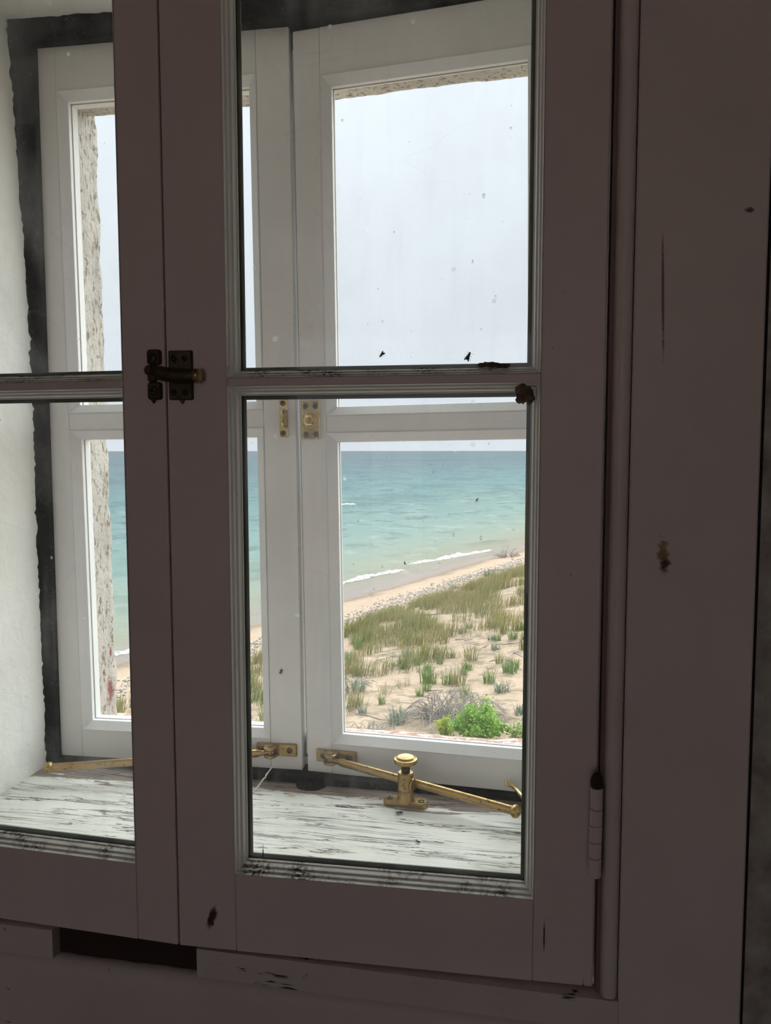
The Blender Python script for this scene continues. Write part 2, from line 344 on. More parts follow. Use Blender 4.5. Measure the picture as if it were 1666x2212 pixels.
# ------------------------------------------------------------------ mesh helper
class MB:
    def __init__(s): s.v = []; s.f = []; s.c = None
    def add(s, vs, fs):
        o = len(s.v); s.v += [tuple(map(float, q)) for q in vs]; s.f += [tuple(i+o for i in q) for q in fs]; return s
    def box(s, x0, x1, y0, y1, z0, z1):
        return s.add([(x, y, z) for z in (z0, z1) for y in (y0, y1) for x in (x0, x1)],
                     [(0, 2, 3, 1), (4, 5, 7, 6), (0, 1, 5, 4), (1, 3, 7, 5), (3, 2, 6, 7), (2, 0, 4, 6)])
    def loft(s, rings, cap=True, closed=True):
        n = len(rings[0]); vs = [q for r in rings for q in r]; fs = []
        for i in range(len(rings)-1):
            for j in range(n if closed else n-1):
                k = (j+1) % n; fs.append((i*n+j, i*n+k, (i+1)*n+k, (i+1)*n+j))
        if cap: fs.append(tuple(range(n-1, -1, -1))); fs.append(tuple((len(rings)-1)*n+j for j in range(n)))
        return s.add(vs, fs)
    def tube(s, pts, rad, n=8, flat=1.0, up=(0, 0, 1)):
        pts = [Vector(p) for p in pts]; rads = rad if isinstance(rad, (list, tuple)) else [rad]*len(pts); rings = []
        for i, p in enumerate(pts):
            d = (pts[min(i+1, len(pts)-1)] - pts[max(i-1, 0)]).normalized()
            a = d.cross(Vector(up))
            if a.length < 1e-4: a = d.cross(Vector((1, 0, 0)))
            a.normalize(); b = a.cross(d)
            rings.append([p + a*(math.cos(t)*rads[i]*flat) + b*(math.sin(t)*rads[i]) for t in [2*math.pi*k/n for k in range(n)]])
        return s.loft(rings)
    def lathe(s, prof, o, axis=(0, 0, 1), n=24):
        # prof: (radius, height along axis) from the bottom up
        ax = Vector(axis).normalized(); a = ax.orthogonal().normalized(); b = ax.cross(a); o = Vector(o)
        return s.loft([[o + ax*h + (a*math.cos(t) + b*math.sin(t))*max(r, 1e-5) for t in [2*math.pi*k/n for k in range(n)]] for r, h in prof])
    def blob(s, o, r, n=8, m=6, jit=0.0, rot=None):
        o = Vector(o); rings = []
        for i in range(1, m):
            ph = math.pi*i/m; ring = []
            for j in range(n):
                th = 2*math.pi*j/n; q = Vector((math.sin(ph)*math.cos(th)*r[0], math.sin(ph)*math.sin(th)*r[1], -math.cos(ph)*r[2]))*(1+random.uniform(-jit, jit))
                if rot is not None: q = rot @ q
                ring.append(o+q)
            rings.append(ring)
        return s.loft(rings)
    def build(s, name, mat, parent=None, smooth=False, bevel=0.0, seg=2, rot=None):
        me = bpy.data.meshes.new(name); vs = s.v; loc = None
        if parent is None:
            A = np.array(vs); lo, hi = A.min(0), A.max(0); loc = ((lo[0]+hi[0])/2, (lo[1]+hi[1])/2, lo[2])
            vs = [tuple(q) for q in (A - np.array(loc))]
        elif parent.name in ROOT:
            inv = ROOT[parent.name].inverted(); vs = [tuple(inv @ Vector(q)) for q in vs]
        me.from_pydata(vs, [], s.f); me.update()
        if s.c is not None:
            at = me.color_attributes.new('tint', 'FLOAT_COLOR', 'POINT')
            at.data.foreach_set('color', np.c_[np.array(s.c, 'f'), np.ones(len(s.c), 'f')].ravel().astype('f'))
        if smooth: me.polygons.foreach_set('use_smooth', [True]*len(me.polygons))
        me.materials.append(MAT[mat]); o = bpy.data.objects.new(name, me); COL.objects.link(o)
        if loc: o.location = loc
        if parent is not None:
            o.parent = parent
            if parent.name in ROOT: ROOT[o.name] = ROOT[parent.name]
        if bevel > 0:
            b = o.modifiers.new('bevel', 'BEVEL'); b.width = bevel; b.segments = seg; b.limit_method = 'ANGLE'; b.angle_limit = .6
        return o
ROOT = {}
def tag(o, label, cat=None, group=None, kind=None):
    o['label'] = label
    if cat: o['category'] = cat
    if group: o['group'] = group
    if kind: o['kind'] = kind
    return o
def empty(name, mat4):
    o = bpy.data.objects.new(name, None); COL.objects.link(o)
    if not isinstance(mat4, Matrix): mat4 = Matrix.Translation(Vector(mat4))
    o.matrix_world = mat4; o.empty_display_size = .05; ROOT[o.name] = mat4.copy(); return o
def local(parent):             # let verts be given in the parent's own coordinates
    ROOT.pop(parent.name, None); return parent

# ------------------------------------------------------------------ the house: wall with its window opening
Z = lambda z: z + ZC
OX0, OX1, OZ0, OZ1 = -.595, .075, -.405, .497          # opening in the inner leaf
EX0, EX1, EZ0, EZ1 = -.555, .022, -.365, .424          # opening in the outer leaf
Y0, YF, YB, YE = .550, .846, .886, .944                # room face, black frame front, frame back, outside face

def slab_with_hole(mb, x0, x1, z0, z1, y0, y1, hx0, hx1, hz0, hz1):
    mb.box(x0, hx0, y0, y1, z0, z1); mb.box(hx1, x1, y0, y1, z0, z1)
    mb.box(hx0, hx1, y0, y1, z0, hz0); mb.box(hx0, hx1, y0, y1, hz1, z1); return mb
RX0, RX1, RY0 = -2.6, 1.9, -3.4
w = MB(); slab_with_hole(w, RX0-.3, RX1+.3, -7.5, 3.0, Y0, .90, OX0-.012, OX1+.01, Z(OZ0)-.02, Z(OZ1)+.01)
wall = w.build('wall_front', 'wall_plaster'); tag(wall, 'thick masonry wall around the window, mottled plaster beside the casing', kind='structure')
w = MB(); slab_with_hole(w, RX0-.3, RX1+.3, -7.5, 3.0, .886, YE-.004, EX0-.01, EX1+.01, Z(EZ0)-.03, Z(EZ1)+.012)
ow = w.build('outer_leaf', 'house_paint', wall)
ow.parent = None; wall_mw = Matrix.Translation(wall.location)
ow.data.transform(wall_mw.inverted()); ow.parent = wall

def rough_sheet(name, mat, fn, nu, nv, parent=None, thick=.012, nrm=(1, 0, 0)):
    # a sheet with thickness: fn(u, v) gives the visible surface
    mb = MB(); P = [[Vector(fn(i/nu, j/nv)) for j in range(nv+1)] for i in range(nu+1)]; n = Vector(nrm)*thick
    vs = [q for r in P for q in r] + [q-n for r in P for q in r]; o = (nu+1)*(nv+1); k = lambda i, j: i*(nv+1)+j
    fs = []
    for i in range(nu):
        for j in range(nv):
            fs.append((k(i, j), k(i+1, j), k(i+1, j+1), k(i, j+1))); fs.append((o+k(i, j), o+k(i, j+1), o+k(i+1, j+1), o+k(i+1, j)))
    for i in range(nu): fs += [(k(i, 0), o+k(i, 0), o+k(i+1, 0), k(i+1, 0)), (k(i, nv), k(i+1, nv), o+k(i+1, nv), o+k(i, nv))]
    for j in range(nv): fs += [(k(0, j), k(0, j+1), o+k(0, j+1), o+k(0, j)), (k(nu, j), o+k(nu, j), o+k(nu, j+1), k(nu, j+1))]
    mb.add(vs, fs); return mb
def nz(x, y, z, s=1.0): return mnoise.noise(Vector((x, y, z))*s)

def reveal_left(u, v):
    z = -.40 + v*.90; x = -.5825 - .0145*max(0, (z-.1)/.39)**1.3*1.0 - .002*v
    y = .556 + u*(YF-.011-.556) + (u > .97)*(nz(z*50, 1, 2)*.003 + nz(z*170, 5, 2)*.004)
    return (x + nz(y*9, z*9, 0)*.0022 + nz(y*40, z*40, 3)*.0006, y, Z(z))
def reveal_right(u, v):
    z = -.40 + v*.90; y = .556 + u*(YF-.011-.556)
    return (.068 + nz(y*9, z*9, 7)*.002, y, Z(z))
def soffit(u, v):
    x = -.60 + v*.675; y = .556 + u*(YF-.008-.556) + (u > .97)*(nz(x*40, 1, 9)*.003 + nz(x*120, 5, 9)*.002)
    return (x, y, Z(.4865 + .006*max(0, (-x-.45)/.15) + nz(x*9, y*9, 5)*.0016))
def as_part(mb, name, mat, parent, **k):
    o = mb.build(name, mat, None, **k); loc = Vector(o.location); o.parent = parent; o.location = loc - Vector(parent.location); return o
as_part(rough_sheet('', '', reveal_left, 30, 220, nrm=(1, 0, 0)), 'plaster_reveal', 'reveal_plaster', wall)
as_part(rough_sheet('', '', reveal_right, 16, 40, nrm=(-1, 0, 0)), 'plaster_reveal', 'reveal_plaster', wall, smooth=True)
as_part(rough_sheet('', '', soffit, 20, 160, nrm=(0, 0, -1)), 'plaster_soffit', 'reveal_plaster', wall)
# outside returns of the wall, seen through the outer sashes
def ext_jamb(u, v):
    z = -.37 + v*.80; y = .888 + u*(YE-.888) + (u > .9)*(nz(z*22, 4, 1)*.006 + nz(z*80, 4, 1)*.003)
    return (EX0 - .006*max(0, z) + (u > .9)*.002 + nz(y*30, z*24, 1)*.002, y + .006*(1-v), Z(z))
as_part(rough_sheet('', '', ext_jamb, 10, 120, nrm=(1, 0, 0), thick=.02), 'masonry_jamb', 'peel', wall, smooth=True)
def ext_jamb_r(u, v):
    z = -.37 + v*.80; y = .888 + u*(YE-.888); return (EX1 + nz(y*30, z*24, 11)*.002, y, Z(z))
as_part(rough_sheet('', '', ext_jamb_r, 6, 40, nrm=(-1, 0, 0), thick=.02), 'masonry_jamb', 'peel', wall, smooth=True)
def ext_lintel(u, v):
    x = -.57 + v*.61; y = .888 + u*(.931-.888) + (u > .9)*(nz(x*22, 4, 6)*.004 + nz(x*90, 4, 6)*.0025)
    sag = -.007*math.exp(-((x+.27)/.14)**2)
    return (x, y, Z(.419 + sag + .002*v + nz(x*30, y*30, 2)*.0015))
as_part(rough_sheet('', '', ext_lintel, 8, 110, nrm=(0, 0, -1), thick=.02), 'masonry_lintel', 'peel', wall, smooth=True)
def ext_sill(u, v):
    x = -.575 + v*.62; y = .886 + u*.074 + (u > .9)*(nz(x*20, 2, 8)*.004 + nz(x*70, 3, 8)*.002)
    return (x, y, Z(-.3395 - .0185*u + nz(x*25, y*60, 4)*.003 + nz(x*90, y*90, 4)*.001))
as_part(rough_sheet('', '', ext_sill, 14, 120, nrm=(0, 0, 1), thick=.03), 'stone_sill', 'stone', wall, smooth=True)

# black outer frame, four members with ragged faces
fr = empty('trim_1', (OX0, YF, Z(-.40))); tag(fr, 'black tarred frame around the outer casements', kind='structure')
def member(name, x0, x1, z0, z1, hor):
    n = 60
    def fn(u, v):
        a = u if hor else v; b = v if hor else u
        x = x0 + (a if hor else b)*(x1-x0); z = z0 + (b if hor else a)*(z1-z0)
        return (x, YF - .001 + nz(x*45, z*45, 3)*.0016 + nz(x*140, z*140, 8)*.0009, Z(z))
    if hor: mb = rough_sheet('', '', fn, n, 8, nrm=(0, -1, 0), thick=.038)
    else: mb = rough_sheet('', '', lambda u, v: fn(u, v), 8, n, nrm=(0, -1, 0), thick=.038)
    return mb.build(name, 'black_frame', fr)
member('jamb', -.605, -.5735, -.40, .50, False)
member('jamb', .037, .078, -.40, .50, False)
member('head', -.5735, .037, .4655, .50, True)
member('bottom_rail', -.5735, .037, -.40, -.3765, True)
lump = MB(); lump.lathe([(.004, .0), (.0185, .0006), (.0175, .0035), (.011, .0062), (.0048, .0068), (.0035, .0050)], (-.2485, YF-.001, Z(-.3855)), (0, -.12, 1), 20)
lump.build('tar_lump', 'black_frame', fr, smooth=True)

# cracked painted sill board inside the recess
sb = MB()
def sill_top(u, v): x = -.594 + v*.666; y = .548 + u*(YF+.002-.548); return (x, y, Z(-.3842 + nz(x*5, y*30, 0)*.0008))
sb = rough_sheet('', '', sill_top, 40, 40, nrm=(0, 0, 1), thick=.020)
sill = sb.build('trim_2', 'sill_board', smooth=False); tag(sill, 'white painted window sill board with cracked, peeling paint', kind='structure')

# ------------------------------------------------------------------ sashes
def sash_matrix(px, py, t, k, zb):
    u = Vector((math.cos(k)*math.cos(t), math.cos(k)*math.sin(t), math.sin(k)))
    zz = Vector((-math.sin(k)*math.cos(t), -math.sin(k)*math.sin(t), math.cos(k))); y = zz.cross(u)
    m = Matrix((u, y, zz)).transposed().to_4x4(); m.translation = Vector((px, py, Z(0))) + zz*zb; return m
INNER_PROF = [(0, -.0004), (.0003, -.0004), (.0009, .0028), (.0021, .0031), (.0024, .0038), (.0029, .0064), (.0041, .0067), (.0044, .0074), (.0052, .0108), (.0060, .0110), (.0060, .0133), (0, .0133)]
OUTER_PROF = [(0, -.0006), (.0012, -.0006), (.0104, .0078), (.0108, .0125), (0, .0125)]
def ring_piece(side, u0, u1, z0, z1, prof):
    # one mitred length of moulding on one side of the opening
    ends = []
    for e in (0, 1):
        r = []
        for (t, d) in prof:
            if side == 'b': r.append((u0+t if e == 0 else u1-t, d, z0+t))
            if side == 't': r.append((u1-t if e == 0 else u0+t, d, z1-t))
            if side == 'l': r.append((u0+t, d, z1-t if e == 0 else z0+t))
            if side == 'r': r.append((u1-t, d, z0+t if e == 0 else z1-t))
        ends.append(r)
    return MB().loft(ends)
def make_sash(name, label, px, py, t, k, W, zb, zt, ul, ur, oz, prof, mats, thick=.028, putty_extra=.0028, putty_depth=.0050, left_lip=0.0, right_lip=0.0):
    paint, bead, bottom_bead, putty, pane = mats
    e = empty(name, sash_matrix(px, py, t, k, zb)); tag(e, label, kind='structure'); local(e)
    q = lambda z: z - zb
    tw = max(p[0] for p in prof); td = max(p[1] for p in prof)
    st = MB().box(0, ul, 0, thick, 0, q(zt))
    if left_lip: st.box(-left_lip, .002, .010, thick-.003, .016, q(zt)-.014)
    st.build('stile', paint, e, bevel=.0012)
    st = MB().box(ur, W, 0, thick, 0, q(zt))
    if right_lip: st.box(W-.002, W+right_lip, .012, thick-.003, 0, q(zt))
    st.build('stile', paint, e, bevel=.0012)
    g = .0001
    MB().box(ul+g, ur-g, .0002, thick, 0, q(oz[0])).build('bottom_rail', paint, e, bevel=.0005)
    MB().box(ul+g, ur-g, .0002, thick, q(oz[3]), q(zt)).build('top_rail', paint, e, bevel=.0005)
    MB().box(ul+g, ur-g, .0002, thick, q(oz[1]), q(oz[2])).build('muntin', paint, e, bevel=.0005)
    panes = []
    for (z0, z1) in ((oz[0], oz[1]), (oz[2], oz[3])):
        for sd in 'blrt':
            ring_piece(sd, ul, ur, q(z0), q(z1), prof).build('glazing_moulding', bottom_bead if sd == 'b' else bead, e)
        p = MB().box(ul+.002, ur-.002, td+.0001, td+.0026, q(z0)+.002, q(z1)-.002).build('pane', pane, e); panes.append(p)
        p.data.materials.append(MAT['clear'])
        for f_ in p.data.polygons: f_.material_index = 0 if f_.normal.y < -.5 else 1
        pd = putty_depth; pp = [(0, td+.0028), (tw+putty_extra, td+.0028), (tw+putty_extra*.8, td+pd), (0, td+pd)]
        pb = MB()
        for sd in 'blrt':
            r = ring_piece(sd, ul, ur, q(z0), q(z1), pp); pb.add(r.v, r.f)
        pb.build('glazing_putty', putty, e)
    return e, panes
INM = ('inner_paint', 'bead_paint', 'dirty_bead', 'putty', 'pane'); OUM = ('outer_paint', 'outer_bead', 'outer_bead', 'outer_putty', 'outer_pane')
win_r, pan_r = make_sash('window_1', 'shut inner casement sash in shadow, hinged on the casing', -.2630, .53256, .0340, 0, .3085, -.3783, .455, .0457, .2663,
    (-.3172, .0462, .0520, .40), INNER_PROF, INM)
win_l, pan_l = make_sash('window_2', 'shut inner casement sash in shadow, beside the white plaster reveal', -.57359, .54299, -.03363, 0, .3096, -.3783, .455, .0457, .2755,
    (-.3172, .0462, .0520, .40), INNER_PROF, INM)
out_l, pan_ol = make_sash('window_3', 'white outer casement sash ajar beside the peeling masonry jamb', -.5777, .8538, .0337, .0094, .309, -.3799, .469, .0292, .2706,
    (-.3436, .0245, .0445, .4169), OUTER_PROF, OUM, thick=.032, putty_extra=.0002, putty_depth=.0140)
out_r, pan_or = make_sash('window_4', 'white outer casement sash ajar, looking out on dune and beach', -.2632, .8640, -.0750, .0121, .304, -.377, .4605, .0310, .2660,
    (-.3417, .0203, .0388, .410), OUTER_PROF, OUM, thick=.032, putty_extra=.0002, putty_depth=.0055, left_lip=.0054)

# backing strip that closes the seam between the two inner sashes
MB().box(.3075, .3125, .014, .028, .002, .83).build('astragal', 'near_black', win_l)

# ------------------------------------------------------------------ inner frame, casing and apron
def prism_z(mb, pts, z0, z1): return mb.loft([[(x, y, z0) for x, y in pts], [(x, y, z1) for x, y in pts]])
cs = empty('trim_3', (.0955, Y0, .3)); tag(cs, 'broad flat window casing with a rounded inner bead, old white paint', kind='structure')
prof = [(.0498, .560), (.0498, .541), (.0505, .5385)] + [(.0556-.0050*math.cos(a), .5385-.0042*math.sin(a)) for a in np.linspace(.35, math.pi-.35, 9)] + [(.0612, .5392), (.0618, .560)]
prism_z(MB(), prof, Z(-.3795), 2.3).build('bead', 'casing_paint', cs, smooth=False)
prism_z(MB(), [(.0618, .560), (.0618, .5378), (.0630, .5368), (.1405, .5368), (.1417, .5382), (.1417, .560)], .25, 2.3).build('board', 'casing_paint', cs)
MB().box(.0470, .0497, .5412, .586, Z(-.384), 2.3).build('jamb_edge', 'red_wood', cs)
MB().box(.1417, .1462, .5482, .552, .25, 2.3).build('wall_gap_strip', 'near_black', cs)  # solid near-black strip along the plaster, standing in for an open gap
cl = empty('trim_4', (-.62, Y0, .3)); tag(cl, 'window casing on the far side of the sashes, old white paint', kind='structure')
prism_z(MB(), [(-.589, .560), (-.589, .541), (-.578, .541), (-.578, .560)], Z(-.3795), 2.3).build('bead', 'casing_paint', cl)
MB().box(-.67, -.5905, .5368, .560, .25, 2.3).build('board', 'casing_paint', cl)
hd = MB().box(-.67, .1417, .5368, .560, Z(.458), Z(.56)).build('trim_5', 'casing_paint', bevel=.001); tag(hd, 'head casing over the inner window sashes', kind='structure')

ap = empty('trim_6', (-.26, Y0, .3)); tag(ap, 'chipped sill nosing and apron board under the inner sashes', kind='structure')
def ragged_strip(name, x0, x1, zt, zbm, yf, yb, mat, n, wob, side_cut=0.0):
    top = []; bot = []
    for i in range(n+1):
        x = x0 + (x1-x0)*i/n
        top.append((x, zt + nz(x*60, 1, 3)*wob*.4)); bot.append((x, zbm + (nz(x*50, 9, 3) + .6*nz(x*170, 2, 3))*wob))
    rings = []
    for (xa, za), (xb, zb_) in zip(top, bot): rings.append([(xa, yf, Z(za)), (xb, yf, Z(zb_)), (xb, yb, Z(zb_)), (xa, yb, Z(za))])
    return MB().loft(rings).build(name, mat, ap)
# nosing edge is missing between x=-.372 and x=-.25
ragged_strip('nosing', -.585, -.3722, -.3800, -.4035, .5335, .548, 'apron_paint', 30, .0005)
ragged_strip('nosing', -.2495, .0616, -.3800, -.4025, .5335, .548, 'apron_paint', 44, .0008)
ragged_strip('broken_nosing', -.3722, -.2495, -.382, -.4035, .5435, .556, 'bare_wood', 30, .0004)
def apron_fn(u, v):
    x = -.585 + u*.6465; z = -.62 + v*.2165
    if v > .93 and -.376 < x < -.246: z += nz(x*70, 3, 3)*.0016 - .001
    return (x, .5352 + nz(x*14, z*14, 2)*.0009 + .0012*(v > .93), Z(z))
rough_sheet('', '', apron_fn, 90, 16, nrm=(0, -1, 0), thick=.014).build('apron_board', 'apron_paint', ap, smooth=True)
# near-black strip that paints in the shade of the gap under the sashes
MB().box(-.585, .0465, .5445, .550, Z(-.3822), Z(-.3806)).build('shadow_gap', 'near_black', ap)

# ------------------------------------------------------------------ room around and behind the camera
fl = MB().box(RX0, RX1, RY0, Y0, -.12, 0).build('floor', 'room_floor'); tag(fl, 'dark board floor of the room', kind='structure')
ce = MB().box(RX0, RX1, RY0, Y0, 2.5, 2.62).build('ceiling', 'room_wall'); tag(ce, 'plain ceiling of the room', kind='structure')
wl = MB().box(RX0-.2, RX0, RY0-.2, Y0, -.12, 2.62).build('wall_left', 'room_wall'); tag(wl, 'plain plaster side wall of the room', kind='structure')
wr = MB().box(RX1, RX1+.2, RY0-.2, Y0, -.12, 2.62).build('wall_right', 'room_wall'); tag(wr, 'plain plaster wall on the casing side of the room', kind='structure')
BW = (-1.15, .62, .67, 2.18)                       # a window opening in the back wall lets daylight into the room
w = MB(); slab_with_hole(w, RX0, RX1, -.12, 2.62, RY0-.2, RY0, *BW)
wb = w.build('wall_back', 'room_wall'); tag(wb, 'plaster wall behind the viewer with a window opening', kind='structure')

# ------------------------------------------------------------------ brass hardware
def rounded_plate(mb, x0, x1, z0, z1, y0, y1, r=.0015, ch=.0008):
    def ring(i, y):
        pts = []
        for (cx, cz, a0) in ((x1-r, z1-r, 0), (x0+r, z1-r, 90), (x0+r, z0+r, 180), (x1-r, z0+r, 270)):
            for k in range(4):
                a = math.radians(a0+30*k); pts.append((cx+(r-i)*math.cos(a), y, cz+(r-i)*math.sin(a)))
        return pts
    return mb.loft([ring(0, y1), ring(0, y0+ch), ring(ch, y0)])
def screw(parent, o, axis, r=.0033, slot=.4, cross=False, mat='screw'):
    ax = Vector(axis).normalized(); o = Vector(o)
    s = MB().lathe([(r, -.0004), (r, .0003), (r*.8, .0010), (r*.45, .0013), (0, .0014)], o, ax, 14)
    ob = s.build('screw', mat, parent, smooth=False)
    a = ax.orthogonal().normalized(); b = ax.cross(a)
    d = a*math.cos(slot) + b*math.sin(slot); sl = MB()
    for dd in ([d, ax.cross(d)] if cross else [d]):
        p = dd*(r*.82); w = ax.cross(dd)*(r*.14); h = ax*.0015; g = ax*.0009
        vs = [o+p+w+g, o+p-w+g, o-p-w+g, o-p+w+g, o+p+w+h, o+p-w+h, o-p-w+h, o-p+w+h]
        sl.add(vs, [(0, 1, 2, 3), (7, 6, 5, 4), (0, 4, 5, 1), (1, 5, 6, 2), (2, 6, 7, 3), (3, 7, 4, 0)])
    sl.build('slot', 'near_black', ob); return ob
def stay(label, sash, u0, pivot_u, end, zc):
    # bracket in the sash's own coordinates, bar in world coordinates
    M = sash.matrix_world if False else SASH[sash.name]
    base = M @ Vector((pivot_u, 0, zc))
    e = empty('casement_stay', (base.x, base.y, base.z)); tag(e, label, 'window stay', 'brass casement stays')
    T = lambda q: M @ Vector(q)
    pl = rounded_plate(MB(), u0, u0+.0490, zc-.0075, zc+.0075, -.0028, 0); pl.v = [T(q) for q in pl.v]
    br = pl.build('bracket', 'brass', e)
    for su in (u0+.009, u0+.0405): screw(br, T((su, -.0028, zc)), M.to_3x3() @ Vector((0, -1, 0)), .0036, .7)
    lug = MB(); 
    for dz in (-.0062, .0030):
        lug.lathe([(.0072, 0), (.0080, .0006), (.0080, .0026), (.0072, .0032)], T((pivot_u, -.0085, zc+dz)), (0, 0, 1), 20)
        a = [T((pivot_u+q, y, zc+dz+h)) for h in (0, .0032) for (q, y) in ((-.0078, -.0085), (.0078, -.0085), (.0085, -.0005), (-.0085, -.0005))]
        lug.add(a, [(0, 3, 2, 1), (4, 5, 6, 7), (0, 1, 5, 4), (1, 2, 6, 5), (2, 3, 7, 6), (3, 0, 4, 7)])
    lug.build('lug', 'brass', e)
    MB().lathe([(.0026, -.0082), (.0026, .0072), (.0018, .0082)], T((pivot_u, -.0092, zc)), (0, 0, 1), 14).build('pin', 'brass', e)
    p0 = T((pivot_u, -.0092, zc-.0008)); p1 = Vector(end); d = (p1-p0).normalized()
    bar = MB().tube([p0-d*.004, p0+d*.010, p0+d*.016, p0.lerp(p1, .5), p1-d*.004], [.0026, .0030, .0047, .0049, .0050], 12, .62).build('bar', 'brass', e, smooth=False)
    MB().lathe([(.0040, -.0045), (.0056, -.0034), (.0068, -.0012), (.0068, .0008), (.0054, .0036), (.003, .0050), (0, .0055)], p1, d, 18).build('end_knob', 'brass', bar, smooth=True)
    return e
SASH = {'window_1': sash_matrix(-.2630, .53256, .0340, 0, -.3783), 'window_2': sash_matrix(-.57359, .54299, -.03363, 0, -.3783),
        'window_3': sash_matrix(-.5777, .8538, .0337, .0094, -.3799), 'window_4': sash_matrix(-.2632, .8640, -.0750, .0121, -.377)}
stay('brass casement stay whose bar passes through the thumbscrew post', out_r, .0120, .0315, (-.0145, .7800, Z(-.3655)), .0215)
stay('brass casement stay reaching to the white plaster reveal', out_l, .2540, .2730, (-.5460, .7880, Z(-.3640)), .0245)

pz = Z(-.3838); px_, py_ = -.1335, .8150
po = empty('stay_post', (px_, py_, pz)); tag(po, 'brass thumbscrew post screwed to the cracked sill board', 'stay holder')
po.rotation_euler = (0, 0, 0)
bp = MB(); pts = []
for (cx, a0) in ((.0195, -90), (-.0195, 90)):
    for k in range(9):
        a = math.radians(a0 + 22.5*k); pts.append((px_+cx+.0055*math.cos(a)*.9, py_+.0085*math.sin(a)))
yaw = -.06
pts = [(px_+(x-px_)*math.cos(yaw)-(y-py_)*math.sin(yaw), py_+(x-px_)*math.sin(yaw)+(y-py_)*math.cos(yaw)) for x, y in pts]
bp.loft([[(x, y, pz) for x, y in pts], [(x, y, pz+.0035) for x, y in pts], [(px_+(x-px_)*.95, py_+(y-py_)*.92, pz+.0048) for x, y in pts]])
base = bp.build('base_plate', 'brass', po)
for sx in (-.0175, .0175): screw(base, (px_+sx, py_-.0008+(-.06)*sx, pz+.0048), (0, -.05, 1), .0036, .9 if sx < 0 else 2.4)
MB().lathe([(.0105, .0035), (.0094, .0065), (.0086, .0105), (.0084, .0160), (.0078, .0164), (.0078, .0170), (.0086, .0175), (.0086, .0345), (.0080, .0358), (.0068, .0362)], (px_, py_, pz), n=26).build('barrel', 'brass', po, smooth=False)
MB().lathe([(.0048, .036), (.0048, .0415), (.0042, .0418), (.0042, .0450)], (px_, py_, pz), n=20).build('thread', 'old_brass', po)
MB().lathe([(.004, .0445), (.0105, .0452), (.0126, .0468), (.0128, .0490), (.0124, .0508), (.0112, .0514), (.0110, .0508), (.0104, .0510), (.0088, .0530), (.005, .0545), (0, .0549)], (px_, py_, pz), n=32).build('thumbscrew', 'brass', po, smooth=False)
d_ = Vector((.211, -.06, 0)).normalized()
MB().lathe([(.0072, 0), (.0074, .0014), (.0068, .0022)], Vector((px_, py_, Z(-.3612))) + d_*.0074, d_, 18).build('collar', 'brass', po)

# brass hook lying by the sash foot
hk = empty('cabin_hook', (-.015, .828, Z(-.37))); tag(hk, 'small bright brass hook at the foot of the outer casement', 'hook')
MB().tube([(-.0246, .848, Z(-.3655)), (-.0225, .842, Z(-.3645)), (-.0168, .835, Z(-.3642)), (-.0101, .822, Z(-.3660)), (-.0041, .812, Z(-.3680)), (.008, .802, Z(-.3725)), (.020, .798, Z(-.376))], [.0022, .0024, .0025, .0026, .0027, .0026, .0022], 10).build('rod', 'bright_brass', hk, smooth=True)
MB().lathe([(.0040, 0), (.0040, .0014), (.0028, .0022)], (-.0248, .8480, Z(-.3655)), (-.07, -1, 0), 18).build('rose', 'bright_brass', hk)
MB().lathe([(.0024, -.0085), (.0030, -.006), (.0030, .004), (.0020, .006)], (.020, .798, Z(-.377)), (0, 0, 1), 12).build('tip', 'bright_brass', hk)

def plate_on(sash, name, label, cat, u0, u1, z0, z1, mat):
    M = SASH[sash]; b = M @ Vector(((u0+u1)/2, 0, z0)); e = empty(name, (b.x, b.y, b.z)); tag(e, label, cat)
    T = lambda q: M @ Vector(q)
    pl = rounded_plate(MB(), u0, u1, z0, z1, -.0022, 0, .0012, .0007); pl.v = [T(q) for q in pl.v]
    return e, pl.build('plate', mat, e), T, (M.to_3x3() @ Vector((0, -1, 0)))
zb4 = -.377; zb3 = -.3799
e, p, T, nrm = plate_on('window_4', 'rim_latch', 'square brass latch plate with round ringed knob on outer casement', 'latch', .0022, .0242, .0130-zb4, .0560-zb4, 'bright_brass')
for (su, sz) in ((.0072, .0185), (.0192, .0185), (.0072, .0505), (.0192, .0505)): screw(p, T((su, -.0022, sz-zb4)), nrm, .0034, .5+su*60+sz*20, True)
MB().lathe([(.0082, 0), (.0084, .0012), (.0078, .0022), (.0066, .0018), (.0062, .0026), (.0060, .0052), (.0050, .0058), (.0040, .0050), (.0030, .0050), (.0026, .0035), (0, .0033)], T((.0130, -.0022, .0345-zb4)), nrm, 30).build('knob', 'bright_brass', e, smooth=False)
rimr = MB()
for b_ in ((.0022, .0046, .013, .056), (.0222, .0242, .013, .056)):
    r_ = rounded_plate(MB(), b_[0], b_[1], b_[2]-zb4, b_[3]-zb4, -.0036, -.002, .0006, .0004); rimr.add([T(q) for q in r_.v], r_.f)
rimr.build('rim', 'bright_brass', e)
e, p, T, nrm = plate_on('window_3', 'latch_strike', 'narrow brass strike plate with sprung catch beside the latch plate', 'latch', .2900, .3000, .0130-zb3, .0560-zb3, 'bright_brass')
for sz in (.0175, .0515): screw(p, T((.2945, -.0022, sz-zb3)), nrm, .0032, .6+sz*9, True)
lv = MB()
for pts_ in ([(.2952, -.0065, .0455), (.2954, -.0085, .0400), (.2950, -.0080, .0330)], [(.2935, -.0045, .0330), (.2950, -.0075, .0290), (.2972, -.0035, .0225)]):
    lv.tube([T((a, b, c-zb3)) for a, b, c in pts_], .0011, 8)
lv.box(0, 0, 0, 0, 0, 0) if False else None
lv.build('catch', 'bright_brass', e)
